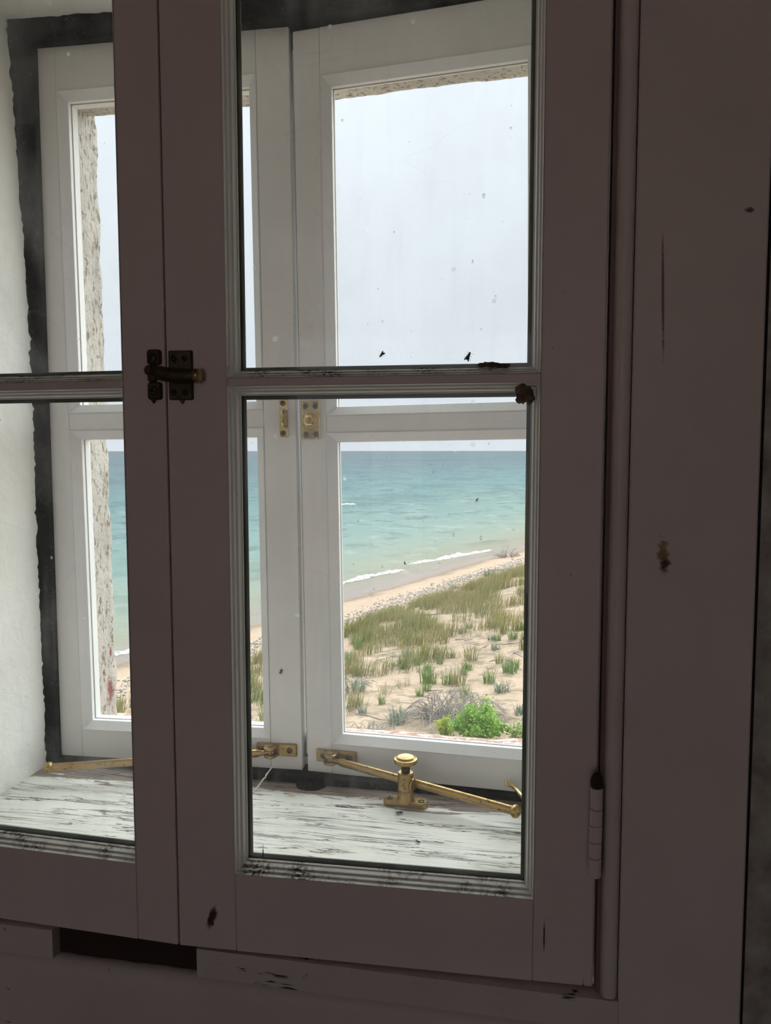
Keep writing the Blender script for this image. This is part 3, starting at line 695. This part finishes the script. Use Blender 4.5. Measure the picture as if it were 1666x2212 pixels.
bx_ = rounded_plate(MB(), .2962, .3000, .0230-zb3, .0440-zb3, -.0075, -.002, .0008, .0006); bx_.v = [T(q) for q in bx_.v]; bx_.build('housing', 'brass', e)
bx_ = rounded_plate(MB(), .2915, .2952, .0300-zb3, .0340-zb3, -.0080, -.002, .0008, .0006); bx_.v = [T(q) for q in bx_.v]; bx_.build('tongue', 'bright_brass', e)

# dark latch across the two inner sashes
lt = empty('casement_latch', (-.262, .532, Z(.036))); tag(lt, 'dark tarnished latch joining the two shut inner sashes', 'latch')
M1, M2 = SASH['window_1'], SASH['window_2']; zi = -.3783
T1 = lambda q: M1 @ Vector((q[0], q[1], q[2]-zi)); T2 = lambda q: M2 @ Vector((q[0], q[1], q[2]-zi)); n1 = M1.to_3x3() @ Vector((0, -1, 0)); n2 = M2.to_3x3() @ Vector((0, -1, 0))
kp = rounded_plate(MB(), .0025, .0205, .0368, .0720, -.0026, 0, .001, .0008); kp.v = [T1(q) for q in kp.v]; kp = kp.build('keeper_plate', 'old_brass', lt)
for su, sz in ((.0065, .0665), (.0150, .0665), (.0065, .0420), (.0150, .0420)): screw(kp, T1((su, -.0026, sz)), n1, .0022, su*100, True, 'old_brass')
MB().add([T1((.0100, -.0022, .0370)), T1((.0142, -.0022, .0370)), T1((.0122, -.0022, .0338)), T1((.0100, 0, .0370)), T1((.0142, 0, .0370)), T1((.0122, 0, .0338))], [(0, 1, 2), (5, 4, 3), (0, 3, 4, 1), (1, 4, 5, 2), (2, 5, 3, 0)]).build('plate_point', 'old_brass', kp)
lp = MB()
for z0_, z1_ in ((.0372, .0498), (.0500, .0620), (.0622, .0732)):
    q_ = rounded_plate(MB(), .2968, .3075 if z0_ != .05 else .3040, z0_, z1_, -.0032, 0, .0022, .0008); lp.add([T2(v) for v in q_.v], q_.f)
lp = lp.build('latch_plate', 'old_brass', lt)
for sz in (.0435, .0670): screw(lp, T2((.3015, -.0032, sz)), n2, .0034, sz*50, False, 'old_brass')
MB().add([T2((.2990, -.0025, .0374)), T2((.3025, -.0025, .0374)), T2((.3008, -.0025, .0345)), T2((.2990, 0, .0374)), T2((.3025, 0, .0374)), T2((.3008, 0, .0345))], [(0, 1, 2), (5, 4, 3), (0, 3, 4, 1), (1, 4, 5, 2), (2, 5, 3, 0)]).build('plate_point', 'old_brass', lp)
lv = MB(); prof = []
P0 = T2((.3010, -.0060, .0578)); P1 = T1((.0262, -.0070, .0535)); rings = []
for i in range(13):
    f_ = i/12; c = P0.lerp(P1, f_); h = .0047 + .0006*math.sin(math.pi*f_) - (.0022 if i in (0, 12) else 0) ; c = c + Vector((0, -.0016*math.sin(math.pi*f_), -.0018*math.sin(math.pi*f_)))
    rings.append([c + Vector((0, math.cos(a)*.0030, math.sin(a)*h)) for a in [2*math.pi*k/12 for k in range(12)]])
lv.loft(rings); lever = lv.build('lever', 'old_brass', lt, smooth=True)
MB().lathe([(.003, -.003), (.0046, -.002), (.0050, 0), (.0046, .002), (.003, .0032), (0, .0036)], P1, (1, -.1, 0), 16).build('knob', 'brass', lever, smooth=True)
MB().lathe([(.0036, 0), (.0036, .0055), (.0026, .0066)], T2((.3012, -.003, .0578)), n2, 14).build('pivot', 'old_brass', lt)

# painted butt hinge
hg = empty('butt_hinge', (.0435, .534, Z(-.2905))); tag(hg, 'butt hinge clogged with old paint between sash and casing', 'hinge')
zz = [-.2903, -.2770, -.2655, -.2540, -.2425, -.2275]
for a_, b_ in zip(zz[:-1], zz[1:]):
    r_ = .0043 + random.uniform(-.0001, .0002)
    MB().lathe([(r_*.9, 0), (r_, .0005), (r_, b_-a_-.0009), (r_*.9, b_-a_-.0004)], (.0440+(a_+.29)*.004, .5318, Z(a_)), n=16).build('knuckle', 'inner_paint', hg, smooth=False)
MB().lathe([(.0038, 0), (.0043, .001), (.0042, .005), (.0028, .0085), (.001, .0098)], (.0443, .5318, Z(-.2273)), n=14).build('finial', 'bare_wood', hg, smooth=True)
MB().box(.0462, .0492, .5372, .545, Z(-.2903), Z(-.2275)).build('leaf', 'bare_wood', hg)

# ------------------------------------------------------------------ insects, nests and cobweb
def fly(label, o, nrm, up, size, group='dead flies on the window'):
    nrm = Vector(nrm).normalized(); up = Vector(up); up = (up - nrm*up.dot(nrm)).normalized(); sd = up.cross(nrm)
    o = Vector(o); R = Matrix((sd, up, nrm)).transposed()
    e = empty('dead_fly', (o.x, o.y, o.z)); tag(e, label, 'insect', group)
    def W(q): return o + (R @ Vector(q))*size
    rot = R.to_3x3() if hasattr(R, 'to_3x3') else R
    b = MB()
    for c, r in (((0, .42, .16), (.12, .11, .11)), ((0, .18, .18), (.16, .18, .15)), ((0, -.18, .16), (.15, .28, .13))):
        b.blob(W(c), [k*size for k in r], 8, 6, .03, rot)
    b.build('body', 'bug', e, smooth=True)
    lg = MB()
    for s_ in (-1, 1):
        for k in range(3):
            lg.tube([W((.1*s_, .30-.18*k, .12)), W((.32*s_, .42-.30*k, .16)), W((.42*s_, .46-.42*k, .0))], .016*size, 4)
    lg.build('legs', 'bug', e)
    for s_ in (-1, 1):
        MB().add([W(q) for q in ((.06*s_, .2, .30), (.20*s_, -.05, .30), (.30*s_, -.5, .27), (.16*s_, -.56, .27), (.05*s_, -.2, .30), (.06*s_, .2, .312), (.20*s_, -.05, .312), (.30*s_, -.5, .282), (.16*s_, -.56, .282), (.05*s_, -.2, .312))],
                 [(0, 1, 2, 3, 4), (9, 8, 7, 6, 5), (0, 5, 6, 1), (1, 6, 7, 2), (2, 7, 8, 3), (3, 8, 9, 4), (4, 9, 5, 0)]).build('wing', 'wing', e)
    return e
gi = .0133
fly('dead fly on the shut inner upper pane, nearer the hinge stile', T1((.2170, gi, .0655)), n1, (.4, 0, .9), .0062)
fly('smaller dead fly on the shut inner upper pane, nearer the latch stile', T1((.1560, gi, .0680)), n1, (-.7, 0, -.7), .0046)
M4 = SASH['window_4']; T4 = lambda q: M4 @ Vector((q[0], q[1], q[2]-zb4)); n4 = M4.to_3x3() @ Vector((0, -1, 0))
fly('dead fly on the outer pane in front of the open turquoise water', T4((.2005, .0125, -.0560)), n4, (.6, 0, .8), .0042)
fly('dead fly on the outer pane in front of the breaking waves', T4((.1180, .0125, -.1280)), n4, (-.3, 0, .9), .0040)
sz_ = Z(-.3838)
fly('dead fly lying on the sill boards by the stay post', (-.1365, .7905, sz_), (0, 0, 1), (.9, .4, 0), .0075, 'dead flies on the sill')
fly('dead fly lying on the sill boards close to the inner sash', (-.1080, .7340, sz_), (0, 0, 1), (.8, -.5, 0), .0055, 'dead flies on the sill')
fly('dead fly on the stile of the outer casement above the stay bracket', SASH['window_3'] @ Vector((.2855, 0, -.2610-zb3)), n2, (.3, 0, 1), .0058, 'flies on the outer stile')
ns = MB(); 
for k in range(7): ns.blob(T1((.2570+random.uniform(-.006, .004), .0085+random.uniform(-.002, .002), .0405+random.uniform(-.006, .003))), [random.uniform(.003, .0055)]*3, 9, 7, .18)
tag(ns.build('insect_nest', 'nest', smooth=True), 'brown fuzzy insect nest in the upper corner of a lower pane', 'nest')
ns = MB()
for k in range(6): ns.blob(T1((.2265+k*.0032, .0112, .0592+.0006*math.sin(k))), [.0034, .0012, .0017], 8, 6, .12)
tag(ns.build('dirt_crust', 'nest', smooth=True), 'brown crust of dirt on the bar under the upper pane', 'dirt')
cw = MB(); a_ = Vector((-.2935, .838, Z(-.3640))); b_ = Vector((-.3060, .815, Z(-.3835))); pts_ = [a_.lerp(b_, k/9) + Vector((nz(k*.9, 1, 1)*.0012, 0, nz(k*.9, 5, 1)*.001)) for k in range(10)]
cw.tube(pts_, [.0006, .0009, .0007, .0011, .0008, .0010, .0007, .0010, .0011, .0012], 6)
tag(cw.build('cobweb_strand', 'web'), 'white cobweb strand hanging from a stay bracket to the sill', 'cobweb')
sp_ = MB().tube([T1((.0640, .0110, -.3085)), T1((.0643, .0105, -.3040)), T1((.0641, .0108, -.2985))], [.0005, .0004, .0002], 6)
tag(sp_.build('grass_splinter', 'bug'), 'dark upright splinter in the corner of the pane moulding', 'splinter')

# raindrops on the outside of the outer panes
def drops(sash, pane, u0, u1, z0, z1, n, zb, name='raindrops'):
    M = SASH[sash]; mb = MB(); yo = .0125+.0027
    for k in range(n):
        u = random.uniform(u0, u1); z = random.uniform(z0, z1); r = random.choice([.0006, .0007, .0009, .0011, .0015])*random.uniform(.8, 1.15); el = random.choice([1, 1, 1.2, 1.9])
        rings = []
        for i in range(4):
            a = math.pi/2*i/3.2
            rings.append([(u+r*math.cos(a)*math.cos(t), yo+r*.32*math.sin(a), z-zb+r*el*math.cos(a)*math.sin(t)*(1.0 if math.sin(t) < 0 else .8)) for t in [2*math.pi*j/8 for j in range(8)]])
        mb.loft(rings)
    o = mb.build(name, 'drop', pane, smooth=True); o['kind'] = 'stuff'; o['label'] = 'small raindrops on the outside of the glass'
drops('window_4', pan_or[0], .046, .252, -.325, .010, 100, zb4)
drops('window_4', pan_or[1], .046, .252, .055, .39, 24, zb4)
drops('window_3', pan_ol[0], .045, .255, -.325, .010, 20, zb3)

# ------------------------------------------------------------------ outdoors: dune, beach, lake
SP = [-40, -8, 0, 2.3, 6, 9.5, 11.5, 16, 22, 34, 60, 140]; ZP = [-14, -11.9, -11.0, -10.75, -10.3, -10.0, -9.3, -8.7, -8.2, -7.8, -7.4, -7]
def ls(l, s): return (SA[0]+l*SD[0]+s*SN[0], SA[1]+l*SD[1]+s*SN[1])
def gz(l, s):
    z = float(np.interp(s, SP, ZP)); a = min(1, max(0, (s-9)/4))
    return Z(z) + a*(.22*nz(l*.22, s*.22, 3) + .10*nz(l*.7, s*.7, 8)) + .02*nz(l*1.5, s*1.5, 2)
ll = np.unique(np.concatenate([np.linspace(-160, -40, 20), np.arange(-40, 90, .7), np.linspace(90, 400, 50)]))
ss = np.unique(np.concatenate([np.linspace(-40, -6, 12), np.arange(-6, 30, .45), np.linspace(30, 140, 30)]))
vs = [(*ls(l, s), gz(l, s)) for l in ll for s in ss]; n_ = len(ss)
fs = [(i*n_+j, i*n_+j+1, (i+1)*n_+j+1, (i+1)*n_+j) for i in range(len(ll)-1) for j in range(n_-1)]
fs = [q[::-1] for q in fs]
gr = MB().add(vs, fs).build('dune_ground', 'sand', smooth=True); tag(gr, 'pale sand dune running down to the wet beach', kind='structure')

# lake: fine waves near the shore, coarser rows out to the horizon
def wave(l, s):
    d = -s; a = min(1, max(0, (d+1)/14))
    w_ = .17*a*(nz(l*.10+3, s*.42, 1) + .6*nz(l*.28, s*.95, 5) + .35*nz(l*.9, s*2.2, 9))
    for (c0, l0, l1, k, h, wd) in ((-2.6, 22, 38, .11, .26, .75), (-2.2, 36, 56, .16, .30, .8), (-10.5, 36, 60, .32, .34, 1.8), (-4.2, 52, 75, .12, .28, 1.0)):
        c = c0 + (l-l0)*k; e = max(0, min(1, (l-l0)/5))*max(0, min(1, (l1-l)/5)); w_ += h*e*math.exp(-((s-c-.25*nz(l*.3, 2, 2))/wd)**2)
    return Z(-11.0) + w_
ll = np.unique(np.concatenate([np.linspace(-160, -30, 30), np.arange(-30, 130, .8), np.linspace(130, 420, 120)]))
ss = -np.unique(np.concatenate([np.arange(-3, 22, .33), np.linspace(22, 70, 80), np.linspace(70, 260, 120)]))
vs = [(*ls(l, s), wave(l, s)) for l in ll for s in ss]; n_ = len(ss)
fs = [(i*n_+j, i*n_+j+1, (i+1)*n_+j+1, (i+1)*n_+j) for i in range(len(ll)-1) for j in range(n_-1)]
lake = MB().add(vs, fs)
far_l = [-30000, -160, 420, 3000, 12000, 40000]; far_s = [-259, -1000, -4000, -15000, -40000]
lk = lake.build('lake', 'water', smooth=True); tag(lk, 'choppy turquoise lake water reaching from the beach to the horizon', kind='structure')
fw_ = MB()
rows = [[(*ls(l, s), Z(-11.06)) for s in far_s] for l in far_l]
fw_.add([q for r in rows for q in r], [(i*5+j, i*5+j+1, (i+1)*5+j+1, (i+1)*5+j) for i in range(5) for j in range(4)])
rows = [[(*ls(l, s), Z(-11.06)) for s in (2, -260)] for l in (420, 3000, 12000, 40000)]
fw_.add([q for r in rows for q in r], [(i*2, i*2+1, i*2+3, i*2+2) for i in range(3)])
rows = [[(*ls(l, s), Z(-11.06)) for s in (2, -260)] for l in (-30000, -160)]
fw_.add([q for r in rows for q in r], [(0, 1, 3, 2)])
o = fw_.build('far_water', 'water'); lw_ = Vector(o.location); o.parent = lk; o.location = lw_ - Vector(lk.location)

def foam(label, l0, l1, s0, k, wd):
    mb = MB(); rings = []; n = 70
    for i in range(n+1):
        l = l0+(l1-l0)*i/n; c = s0+(l-l0)*k + .25*nz(l*.3, 2, 2); e = math.sin(math.pi*i/n)**.5*(.6+.5*nz(l*.5, 7, 7)) + .05; ring = []
        for j in range(9):
            s = c+(j/8-.5)*2*wd*max(.08, e)*.8 + .12*nz(l*2, j, 3); h = math.sin(math.pi*j/8)*.34*max(.1, e)*(1+.7*nz(l*1.8, s*3, 4))
            ring.append((*ls(l, s), wave(l, s)*(1 if 1 else 0) + h - .02 + .03))
        ring.append((*ls(l, c), Z(-11.2))); rings.append(ring)
    mb.loft(rings); return tag(mb.build('breaking_wave', 'foam'), label, 'wave', 'small waves breaking on the beach')
foam('white foam of the small wave breaking nearest the bare sand', 22.5, 32.5, -2.9, .14, .75)
foam('longer white breaking wave running toward the dead beach shrub', 37, 51.5, -3.6, .16, .95)
foam('short white whitecap out on the turquoise water', 100, 106.5, -58.5, .3, 1.0)
foam('low foam line on the shore seen past the masonry jamb', -6, 1.5, -.6, .05, .5)

# pebble band on the beach
def pebbles(n):
    mb = MB(); V = []; Fq = []; C = []
    o8 = [(1, 0, 0), (0, 1, 0), (-1, 0, 0), (0, -1, 0), (0, 0, 1), (0, 0, -1)]; f8 = [(0, 1, 4), (1, 2, 4), (2, 3, 4), (3, 0, 4), (1, 0, 5), (2, 1, 5), (3, 2, 5), (0, 3, 5)]
    for k in range(n):
        l = random.uniform(-12, 75); s = random.gauss(7.0, .75) if random.random() < .72 else random.gauss(8.8, 1.0)
        s += .8*nz(l*.12, 3, 3); r = random.uniform(.03, .095); x, y = ls(l, s); z = gz(l, s); g = random.choice([.20, .28, .36, .44, .52])*random.uniform(.85, 1.1); b = len(V)
        ax = [r*random.uniform(.7, 1.3), r*random.uniform(.7, 1.3), r*random.uniform(.4, .7)]; a = random.uniform(0, 3.1)
        for q in o8: V.append((x+q[0]*ax[0]*math.cos(a)-q[1]*ax[1]*math.sin(a), y+q[0]*ax[0]*math.sin(a)+q[1]*ax[1]*math.cos(a), z+q[2]*ax[2]+.02)); C.append((g, g*.97, g*.93))
        Fq += [tuple(i+b for i in f) for f in f8]
    mb.v = V; mb.f = Fq; mb.c = C; return mb
o = pebbles(5200).build('pebbles', 'pebble', smooth=True); tag(o, 'band of pale pebbles along the upper beach', 'pebbles', kind='stuff')

# ------------------------------------------------------------------ plants
GREENS = [(.165, .20, .05), (.215, .22, .065), (.265, .24, .08), (.32, .28, .12), (.14, .19, .05), (.40, .345, .20)]
def blades(n, spread, h, wd, cols, lean=.35, rng=random):
    V = []; Fq = []; C = []
    for k in range(n):
        a = rng.uniform(0, 2*math.pi); r = spread*math.sqrt(rng.random()); x, y = r*math.cos(a), r*math.sin(a)
        hh = h*rng.uniform(.5, 1.1); th = rng.uniform(0, 2*math.pi); ln = lean*hh*rng.uniform(.2, 1.2); dx, dy = math.cos(th)*ln + x*.5, math.sin(th)*ln + y*.5
        px, py = -math.sin(th)*wd, math.cos(th)*wd; b = len(V); c = rng.choice(cols); c = tuple(q*rng.uniform(.8, 1.15) for q in c)
        V += [(x-px, y-py, -.03), (x+px, y+py, -.03), (x+dx*.35-px*.8, y+dy*.35-py*.8, hh*.55), (x+dx*.35+px*.8, y+dy*.35+py*.8, hh*.55), (x+dx, y+dy, hh)]
        Fq += [(b, b+1, b+3, b+2), (b+2, b+3, b+4)]; C += [c]*5
    m = MB(); m.v, m.f, m.c = V, Fq, C; return m
# dense belt of dune grass: nobody could count it
def grass_belt(n):
    V = []; Fq = []; C = []
    for k in range(n):
        l = random.uniform(-14, 70); t_ = random.random(); s = 10.8 + 9.5*t_**1.55 + .9*nz(l*.25, 4, 2) + max(0, (l-15))*.05
        if nz(l*.5, s*.5, 6) < -.10 + .20*(s-13)/5: continue
        x, y = ls(l, s); z = gz(l, s); hh = random.uniform(.35, .85); th = random.uniform(0, 6.283); ln = hh*random.uniform(.1, .45); wd = random.uniform(.008, .016)
        dx, dy = math.cos(th)*ln+.12, math.sin(th)*ln+.05; px, py = -math.sin(th)*wd, math.cos(th)*wd; b = len(V)
        mixc = nz(l*.18, s*.3, 12); c = random.choice(GREENS[:3] if mixc > .05 else GREENS[1:4]) if random.random() > .16 else GREENS[5]; q = random.uniform(.8, 1.15); c = (c[0]*q, c[1]*q, c[2]*q)
        V += [(x-px, y-py, z-.04), (x+px, y+py, z-.04), (x+dx*.35-px*.8, y+dy*.35-py*.8, z+hh*.55), (x+dx*.35+px*.8, y+dy*.35+py*.8, z+hh*.55), (x+dx, y+dy, z+hh)]
        Fq += [(b, b+1, b+3, b+2), (b+2, b+3, b+4)]; C += [c]*5
    m = MB(); m.v, m.f, m.c = V, Fq, C; return m
o = grass_belt(80000).build('dune_grass', 'blade'); tag(o, 'dense belt of olive green dune grass along the crest above the beach', 'grass', kind='stuff')

TM = {}
def tuft_mesh(key, *a):
    mb = blades(*a); me = bpy.data.meshes.new('grass_tuft'); me.from_pydata(mb.v, [], mb.f)
    at = me.color_attributes.new('tint', 'FLOAT_COLOR', 'POINT'); at.data.foreach_set('color', np.c_[np.array(mb.c, 'f'), np.ones(len(mb.c), 'f')].ravel().astype('f'))
    me.materials.append(MAT['blade']); TM.setdefault(key, []).append(me)
for k in range(4):
    tuft_mesh('olive', 46, .20, .62, .011, GREENS[:4], .4); tuft_mesh('green', 60, .22, .55, .012, [(.11, .215, .04), (.15, .25, .06), (.20, .27, .08)], .45)
    tuft_mesh('blue', 46, .20, .34, .016, [(.17, .225, .16), (.22, .27, .20), (.26, .29, .21)], .8); tuft_mesh('dry', 30, .28, .48, .009, [(.42, .36, .22), (.34, .30, .17), (.24, .26, .11)], .6)
def tuft(kind, l, s, sc, label, group):
    o = bpy.data.objects.new('grass_tuft', random.choice(TM[kind])); COL.objects.link(o); x, y = ls(l, s)
    o.location = (x, y, gz(l, s)); o.rotation_euler = (0, 0, random.uniform(0, 6.28)); o.scale = (sc, sc, sc*random.uniform(.9, 1.1)); return tag(o, label, 'grass', group)
for (kd, l, s, sc, lb) in (('green', -3.67, 20.81, 1.35, 'lush green grass clump on open sand above the dead brush pile'), ('green', -3.45, 21.5, 1.0, 'green grass clump joined to the lush clump on open sand'),
        ('olive', -3.52, 21.94, 1.15, 'olive grass clump beside the lush green clump on open sand'), ('green', -2.91, 22.82, .9, 'short green clump on bare sand past the brush pile'),
        ('olive', -.01, 20.76, 1.25, 'upright olive grass clump standing alone below the grass belt'), ('blue', -3.73, 23.70, 1.2, 'low grey green rosette on the sand behind the green shrub'),
        ('blue', -8.19, 22.18, 1.3, 'low blue green plant on the sand beside the dead brush pile'), ('blue', -5.53, 18.86, 1.7, 'broad blue grey plant on sand by the outer stile'),
        ('blue', 29.76, 8.14, 2.0, 'dark blue green beach plant by the pebble band'), ('blue', 23.05, 8.32, 1.3, 'small blue green beach plant at the edge of the grass belt')):
    tuft(kd, l, s, sc, lb, 'single plants on the sand')
n_t = 0
while n_t < 150:
    l = random.uniform(-9.5, 8); s = random.uniform(13.5, 26.5); f_ = (s-13.5)/13
    if random.random() < f_*.72 or nz(l*.45, s*.45, 21) < -.12 or math.hypot(l+7, s-23.6) < 1.7 or math.hypot(l+8.5, s-25.3) < 1.5 or math.hypot(l+9.3, s-21.8) < 1.1: continue
    kd = random.choices(['olive', 'green', 'dry', 'blue'], [5, 2, 4, 1])[0]
    sc_ = random.uniform(.55, 1.15); size = 'tall' if sc_ > .95 else ('short' if sc_ < .75 else 'middling')
    where = 'in the lower fringe of the grass belt' if s < 16.5 else 'close to the grey brush heap' if math.hypot(l+7, s-23.5) < 2.6 else 'near the leafy green shrubs' if math.hypot(l+8.5, s-25) < 3.2 else 'by the lush green clumps on open sand' if math.hypot(l+3.4, s-21.8) < 2.2 else 'on the open sand below the grass belt'
    tuft(kd, l, s, sc_, size + ' ' + {'olive': 'sparse olive dune grass tuft', 'green': 'fresh green grass tuft', 'dry': 'dry straw coloured grass tuft', 'blue': 'blue green rosette'}[kd] + ' ' + where, kd + ' tufts scattered on the sand'); n_t += 1

# twigs and driftwood
def twig_pts(l, s, ang, ln, n=6, wig=.12, lift=.02):
    P_ = []; x, y = l, s
    for i in range(n):
        P_.append((*ls(x, y), gz(x, y)+lift)); ang += random.uniform(-wig, wig)*3; x += math.cos(ang)*ln/n; y += math.sin(ang)*ln/n
    return P_
for k in range(46):
    l = random.uniform(-9, 4); s = random.uniform(15.5, 26); ln = random.uniform(.5, 1.6)
    if math.hypot(l+7, s-23.6) < 2.2 or math.hypot(l+8.5, s-25.3) < 2.0: s -= 4.5
    mb = MB().tube(twig_pts(l, s, random.uniform(0, 3.1), ln), [.022, .020, .018, .015, .012, .006], 5)
    if random.random() < .6: mb.tube(twig_pts(l+.1, s+.1, random.uniform(0, 3.1), ln*.5, 5), [.014, .012, .010, .008, .004], 4)
    tag(mb.build('fallen_twig', 'twig'), ('long' if ln > 1.2 else 'short' if ln < .8 else 'thin') + ' grey dead twig lying ' + ('at the lower fringe of the grass belt' if s < 18 else 'beside the lush green clumps' if math.hypot(l+3.4, s-21.8) < 2 else 'near the dead brush and shrubs' if l < -5.5 and s > 19.5 else 'on the open sand'), 'twig', 'dead twigs strewn over the sand')
for (l, s, a, ln, r, lb) in ((8.2, 9.3, 1.1, 6.0, .09, 'long grey driftwood pole lying at the edge of the grass belt'), (17, 9.0, 1.4, 5.0, .09, 'crooked driftwood branch among the pebbles'), (33, 6.6, 1.3, 5.5, .10, 'driftwood log near the blue green beach plant')):
    mb = MB().tube(twig_pts(l, s, a, ln, 8, .06, r*.6), [r, r, r*.95, r*.9, r*.8, r*.7, r*.5, r*.25], 7); mb.tube(twig_pts(l+.6, s+.1, a+.7, ln*.3, 6, .1, r*.6), [r*.5, r*.45, r*.4, r*.3, r*.2, r*.1], 5)
    tag(mb.build('driftwood', 'twig', smooth=True), lb, 'driftwood')
def brush(label, l, s, R_, H_, n, name='dead_brush', thick=.014, spread=1.0):
    x0, y0 = ls(l, s); z0 = gz(l, s); e = empty(name, (x0, y0, z0)); tag(e, label, 'dead shrub')
    groups = [MB(), MB()]
    for k in range(n):
        a = random.uniform(0, 2*math.pi); r0 = R_*math.sqrt(random.random())*.75; p = Vector((x0+r0*math.cos(a)*spread, y0+r0*math.sin(a)*.7, z0-.03)); d = Vector((math.cos(a)*.6+random.uniform(-.8, .8), math.sin(a)*.6+random.uniform(-.8, .8), random.uniform(.2, 1.1))).normalized()
        P_ = [p.copy()]; st_ = R_*random.uniform(.12, .24)
        for i in range(6):
            p = p + d*st_; hmax = z0 + H_*max(.1, 1-((p.x-x0)**2/spread**2+(p.y-y0)**2)/(R_*R_*1.5))
            if p.z > hmax: p.z = hmax; d.z = -abs(d.z)*.5
            if p.z < z0-.02: p.z = z0; d.z = abs(d.z)
            d = (d + Vector((random.uniform(-.45, .45), random.uniform(-.45, .45), random.uniform(-.4, .3)))).normalized(); P_.append(p.copy())
        t_ = thick*random.uniform(.6, 1.5); groups[k % 2].tube(P_, [t_*q for q in (1, .95, .85, .75, .6, .45, .25)], 4)
    groups[0].build('twigs', 'twig', e)['kind'] = 'stuff'; groups[1].build('stems', 'twig', e)['kind'] = 'stuff'; return e
brush('tangled heap of grey dead brush on the sand behind the green shrub', -7.0, 23.6, 1.2, .85, 240, spread=1.15)
brush('sprawling thin dead twigs at the foot of the grey brush heap', -9.3, 21.8, .9, .28, 50)
brush('bare dead shrub standing on the beach near the waterline', 44.6, 3.5, 1.0, 1.5, 45, 'dead_shrub', .03)

def shrub(label, l, s, R_, H_, n_br, n_lf, cols, lsz):
    x0, y0 = ls(l, s); z0 = gz(l, s); e = empty('leafy_shrub', (x0, y0, z0)); tag(e, label, 'shrub', 'leafy shrubs below the window')
    br = MB(); V = []; Fq = []; C = []
    for k in range(n_br):
        a = random.uniform(0, 2*math.pi); tip = Vector((x0+math.cos(a)*R_*random.uniform(.25, 1), y0+math.sin(a)*R_*random.uniform(.25, 1), 0)); rr = math.hypot(tip.x-x0, tip.y-y0)/R_
        tip.z = z0 + H_*(1.08-.75*rr)*random.uniform(.75, 1.08); b0 = Vector((x0+random.uniform(-.1, .1), y0+random.uniform(-.1, .1), z0-.05)); mid_ = b0.lerp(tip, .5) + Vector((0, 0, .08*H_))
        br.tube([b0, mid_, tip], [.016, .011, .004], 5)
        for j in range(n_lf):
            f_ = random.uniform(.35, 1.03); p = (b0.lerp(mid_, f_*2) if f_ < .5 else mid_.lerp(tip, f_*2-1)) + Vector([random.gauss(0, .06*R_+.02) for q in range(3)])
            if p.z < z0+.02: p.z = z0+.03
            d = Vector((random.gauss(0, 1), random.gauss(0, 1), random.gauss(.25, .5))).normalized(); w_ = d.cross(Vector((random.gauss(0, 1), random.gauss(0, 1), random.gauss(0, 1)))).normalized()*lsz*.30; d = d*lsz*random.uniform(.7, 1.3); b = len(V)
            c = random.choice(cols); q = random.uniform(.8, 1.2); V += [p, p+d*.5+w_, p+d, p+d*.5-w_]; Fq += [(b, b+1, b+2, b+3)]; C += [(c[0]*q, c[1]*q, c[2]*q)]*4
    br.build('branches', 'twig', e); m = MB(); m.v, m.f, m.c = [tuple(q) for q in V], Fq, C; o = m.build('leaves', 'leaf', e); o['kind'] = 'stuff'
    return e
LIME = [(.20, .40, .045), (.26, .47, .06), (.15, .33, .04), (.33, .50, .10)]
shrub('bright green bushy shrub just beyond the peeled stone sill', -8.6, 25.1, .80, 1.30, 48, 60, LIME, .105)
shrub('slim yellow green sapling beside the bright green shrub', -8.75, 24.15, .30, 1.0, 14, 46, [(.42, .46, .06), (.36, .44, .07), (.26, .38, .06)], .09)
shrub('loose light green shrub past the bright green one', -8.1, 26.2, .60, .72, 26, 34, [(.30, .38, .12), (.34, .40, .16), (.22, .32, .09)], .08)
